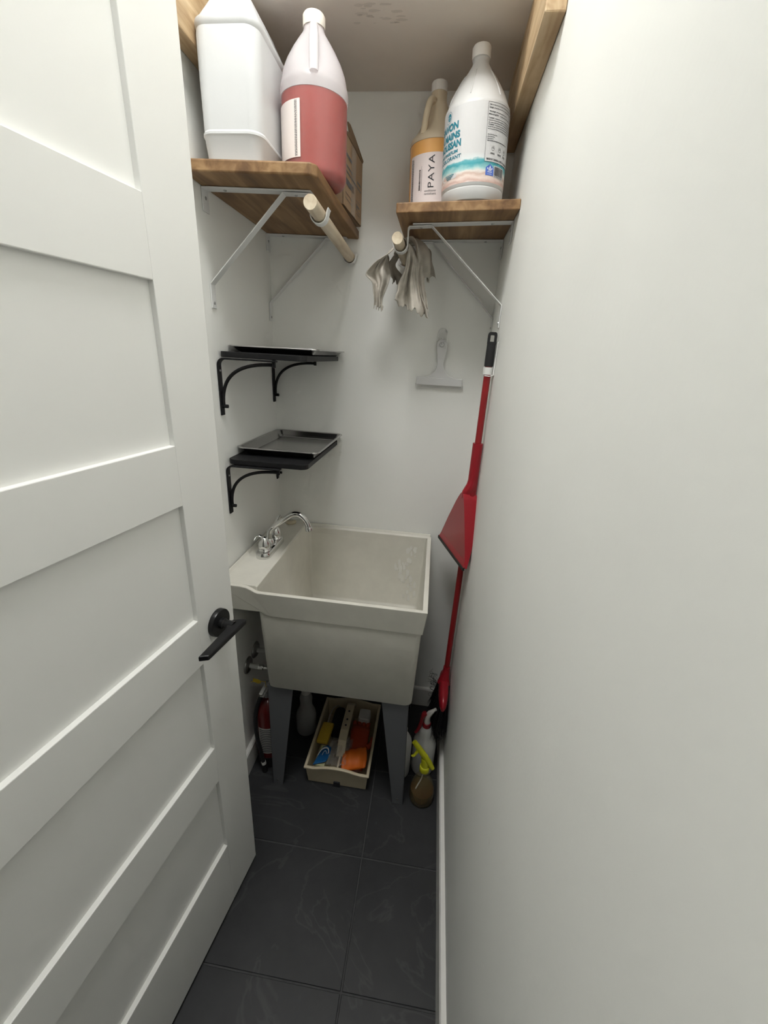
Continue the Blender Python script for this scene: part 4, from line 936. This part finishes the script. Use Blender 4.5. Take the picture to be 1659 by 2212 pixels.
loft(bm, gl); o = obj('rubber_glove', bm, 'glove_orange', smooth=True, angle=180, origin=(0, 0, 0)); o.location = (.428, 1.172, .066); o.rotation_euler = (.18, .05, .10); tag(o, 'bright orange rubber glove folded at the front of the caddy', 'glove', 'rubber gloves in the caddy')
bh_ = empty('scrub_brush', (.325, 1.335, .06), label='black scrub brush with wire loop lying at the back of the caddy', cat='brush')
bm = B(); loft(bm, [rrect(.298, .352, 1.275, 1.40, .020, .045), rrect(.296, .354, 1.273, 1.402, .022, .07), rrect(.303, .347, 1.28, 1.395, .018, .094)]); obj('brush_body', bm, 'grip_black', bh_, smooth=True, angle=50)
bm = B(); tube(bm, bez((.286, 1.285, .085), (.284, 1.34, .135), (.304, 1.375, .135), (.318, 1.40, .092), 12), .0016, 6); obj('wire_loop', bm, 'screw_steel', bh_, smooth=True)
bm = B(); loft(bm, [rrect(.410, .462, 1.335, 1.395, .008, .070), rrect(.412, .460, 1.337, 1.393, .008, .108)]); tag(obj('soap_block', bm, 'white_dull', bevel=.003), 'dull white block at the back right of the caddy', 'block')

# ------------------------------------------------------------------ bottles by the right wall
def sprayer_bottle(x, y, R_, H_, shell, label, profile=None):
    root = empty('spray_bottle', (x, y, .0005), label=label, cat='spray bottle')
    return root
wb = sprayer_bottle(.7035, 1.238, .045, .2, None, 'white spray bottle with red trigger standing below the broom')
bm = B(); lathe(bm, [(.040, 0), (.0445, .004), (.0465, .012), (.0465, .138), (.0450, .150), (.0390, .166), (.0330, .178), (.0310, .186), (.0285, .200), (.0275, .212), (.0225, .224), (.0150, .230), (.0140, .238)], (.7035, 1.238, .0008), 36); obj('bottle_body', bm, 'spray_white', wb, smooth=True, angle=50)
bm = B(); lathe(bm, [(.0158, .230), (.0165, .233), (.0165, .250), (.0145, .2515)], (.7035, 1.238, 0), 28); obj('collar', bm, 'red_plastic', wb, smooth=True, angle=50)
bm = B(); tube(bm, [(.704, 1.238, .250), (.7035, 1.238, .266), (.704, 1.238, .284), (.712, 1.238, .300), (.724, 1.238, .314), (.727, 1.238, .318)], [.0135, .0115, .0120, .0110, .0070, .0060], 16, flat=(1, 1)); obj('spray_head', bm, 'cap_white', wb, smooth=True)
bm = B(); tube(bm, [(.7275, 1.238, .3175), (.7325, 1.238, .323)], [.0062, .0062], 12); obj('nozzle', bm, 'cap_white', wb, smooth=True)
bm = B(); tube(bm, bez((.6955, 1.236, .300), (.676, 1.234, .286), (.690, 1.232, .240), (.662, 1.230, .196), 12), [.0085, .0105, .0105, .0095, .0085, .008, .0075, .0075, .0075, .0075, .007, .0065, .005], 10); obj('trigger', bm, 'red_plastic', wb, smooth=True)
w2 = empty('bottle', (.612, 1.200, .0005), label='plain white bottle half hidden behind the right front sink leg', cat='bottle')
bm = B(); lathe(bm, [(.034, 0), (.0385, .004), (.040, .012), (.040, .165), (.0375, .182), (.030, .197), (.020, .206), (.015, .209), (.015, .215)], (.612, 1.205, .0008), 36); obj('bottle_body', bm, 'spray_white', w2, smooth=True, angle=50)
bm = B(); lathe(bm, [(.018, .2145), (.018, .240), (.016, .242)], (.612, 1.205, 0), 24); obj('cap', bm, 'cap_white', w2, smooth=True, angle=50)
yb_ = empty('spray_bottle', (.706, 1.112, .0005), label='clear spray bottle of brown liquid with yellow trigger near the right baseboard', cat='spray bottle')
bm = B(); lathe(bm, [(.040, 0), (.0455, .004), (.048, .014), (.047, .045), (.042, .075), (.033, .100), (.022, .122), (.0150, .136), (.0145, .146)], (.706, 1.112, .0008), 36); obj('bottle_body', bm, 'spray_clear', yb_, smooth=True, angle=50)
bm = B(); lathe(bm, [(.038, .0022), (.0440, .006), (.0462, .014), (.0452, .045), (.0440, .052)], (.706, 1.112, .0008), 36); obj('liquid', bm, 'brown_liquid', yb_, smooth=True, angle=40)
bm = B(); tube(bm, bez((.704, 1.112, .15), (.704, 1.112, .10), (.690, 1.108, .08), (.682, 1.104, .054), 10), .0025, 8); obj('dip_tube', bm, 'pipe_white', yb_, smooth=True)
bm = B(); lathe(bm, [(.0165, .146), (.0185, .149), (.0185, .170), (.0155, .173)], (.706, 1.112, 0), 28, fn=lambda r, z, a: r + .0005 * math.sin(14 * a)); obj('collar', bm, 'yellow_trigger', yb_, smooth=True, angle=50)
bm = B(); tube(bm, [(.735, 1.108, .168), (.722, 1.109, .192), (.700, 1.110, .225), (.676, 1.112, .258), (.658, 1.114, .282)], [.0085, .0110, .0120, .0115, .0095], 12, flat=(1.0, .85)); obj('spray_head', bm, 'yellow_trigger', yb_, smooth=True)
bm = B(); tube(bm, [(.706, 1.111, .172), (.704, 1.111, .192), (.700, 1.111, .212)], [.0145, .0135, .011], 14); obj('neck', bm, 'yellow_trigger', yb_, smooth=True)
bm = B(); tube(bm, bez((.676, 1.110, .246), (.664, 1.108, .232), (.668, 1.106, .222), (.652, 1.104, .222), 8), [.006, .0058, .0055, .005, .005, .005, .0048, .0045, .003], 8); obj('trigger', bm, 'yellow_trigger', yb_, smooth=True)

# ------------------------------------------------------------------ fire extinguisher and the bottle behind the left leg
ex, ey = .0735, 1.178
fe = empty('fire_extinguisher', (ex, ey, .0005), label='dark red fire extinguisher with black hose in the corner left of the sink', cat='extinguisher')
bm = B(); lathe(bm, [(.044, .0), (.0495, .003), (.0505, .010), (.0505, .055)], (ex, ey, .0008), 36); obj('foot_ring', bm, 'grip_black', fe, smooth=True, angle=40)
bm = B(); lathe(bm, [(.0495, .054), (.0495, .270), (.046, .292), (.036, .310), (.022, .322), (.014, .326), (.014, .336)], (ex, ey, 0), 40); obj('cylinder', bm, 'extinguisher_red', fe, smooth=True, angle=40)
CE = lambda u, v: (ex + .0501 * math.cos(math.radians(u)), ey + .0501 * math.sin(math.radians(u)), v)
bm = B(); rect2(bm, -118, 0, .082, .215, CE, 24); fe_label = obj('label_sticker', bm, 'white_dull', fe, smooth=True)
CE2 = lambda u, v: (ex + .0506 * math.cos(math.radians(u)), ey + .0506 * math.sin(math.radians(u)), v); bm = B(); random.seed(2)
for k in range(13): rect2(bm, -112, -10 - random.uniform(0, 30), .090 + k * .0094, .0945 + k * .0094, CE2, 12)
obj('print', bm, 'ink_grey', fe_label)
bm = B(); tube(bm, [(ex, ey, .335), (ex, ey, .362), (ex, ey, .3621), (ex, ey, .376)], [.0145, .0145, .011, .011], 16); obj('valve', bm, 'screw_steel', fe, smooth=True)
bm = B(); box(bm, ex - .008, ex + .008, ey - .050, ey + .014, .374, .380); box(bm, ex - .007, ex + .007, ey - .056, ey + .012, .392, .397); box(bm, ex - .007, ex + .007, ey + .006, ey + .014, .374, .397); obj('squeeze_lever', bm, 'white_dull', fe, bevel=.001)
hp_ = bez((ex - .010, ey - .010, .352), (ex - .030, ey - .040, .34), (ex - .038, ey - .052, .25), (ex - .026, ey - .058, .18), 10) + bez((ex - .024, ey - .0585, .16), (ex - .014, ey - .062, .11), (ex - .010, ey - .061, .08), (ex - .006, ey - .0605, .045), 8)
bm = B(); tube(bm, hp_, .0078, 12); hose_o = obj('hose', bm, 'grip_black', fe, smooth=True)
bm = B(); tube(bm, [(ex - .0065, ey - .0605, .050), (ex - .004, ey - .061, .038)], [.0092, .0092], 14); obj('hose_band', bm, 'white_dull', hose_o, smooth=True)
bm = B(); tube(bm, [(ex - .004, ey - .061, .038), (ex - .001, ey - .0615, .010), (ex - .001, ey - .0615, .003)], [.010, .0118, .0118], 14); obj('nozzle', bm, 'grip_black', hose_o, smooth=True)
bm = B(); tg = lambda u, v, w: (.052 + u, 1.150 + w - .25 * u, .425 + v)
prism(bm, [(-.0225, -.0075), (-.020, .009), (.004, .0125), (.016, .008), (.012, -.002), (.000, -.0085)], 0, .001, tg); obj('inspection_tag', bm, 'tag_yellow', fe)
bm = B(); tube(bm, [(.022, 1.155, .415), (.036, 1.153, .421), (.068, 1.147, .433), (.082, 1.150, .430), (ex + .006, ey - .02, .397)], .0011, 6); obj('tag_tie', bm, 'tag_yellow', fe, smooth=True)
db = empty('bottle', (.178, 1.335, .0005), label='cloudy clear plastic bottle on the floor behind the left front sink leg', cat='bottle')
bm = B(); lathe(bm, [(.036, 0), (.042, .005), (.044, .015), (.044, .085), (.041, .105), (.033, .125), (.027, .140), (.026, .160), (.0275, .185), (.023, .205), (.016, .215)], (.178, 1.335, .0008), 32); obj('bottle_body', bm, 'dirty_clear', db, smooth=True, angle=50)
bm = B(); lathe(bm, [(.019, .214), (.019, .238), (.017, .240)], (.178, 1.335, 0), 24); obj('cap', bm, 'white_dull', db, smooth=True, angle=50)
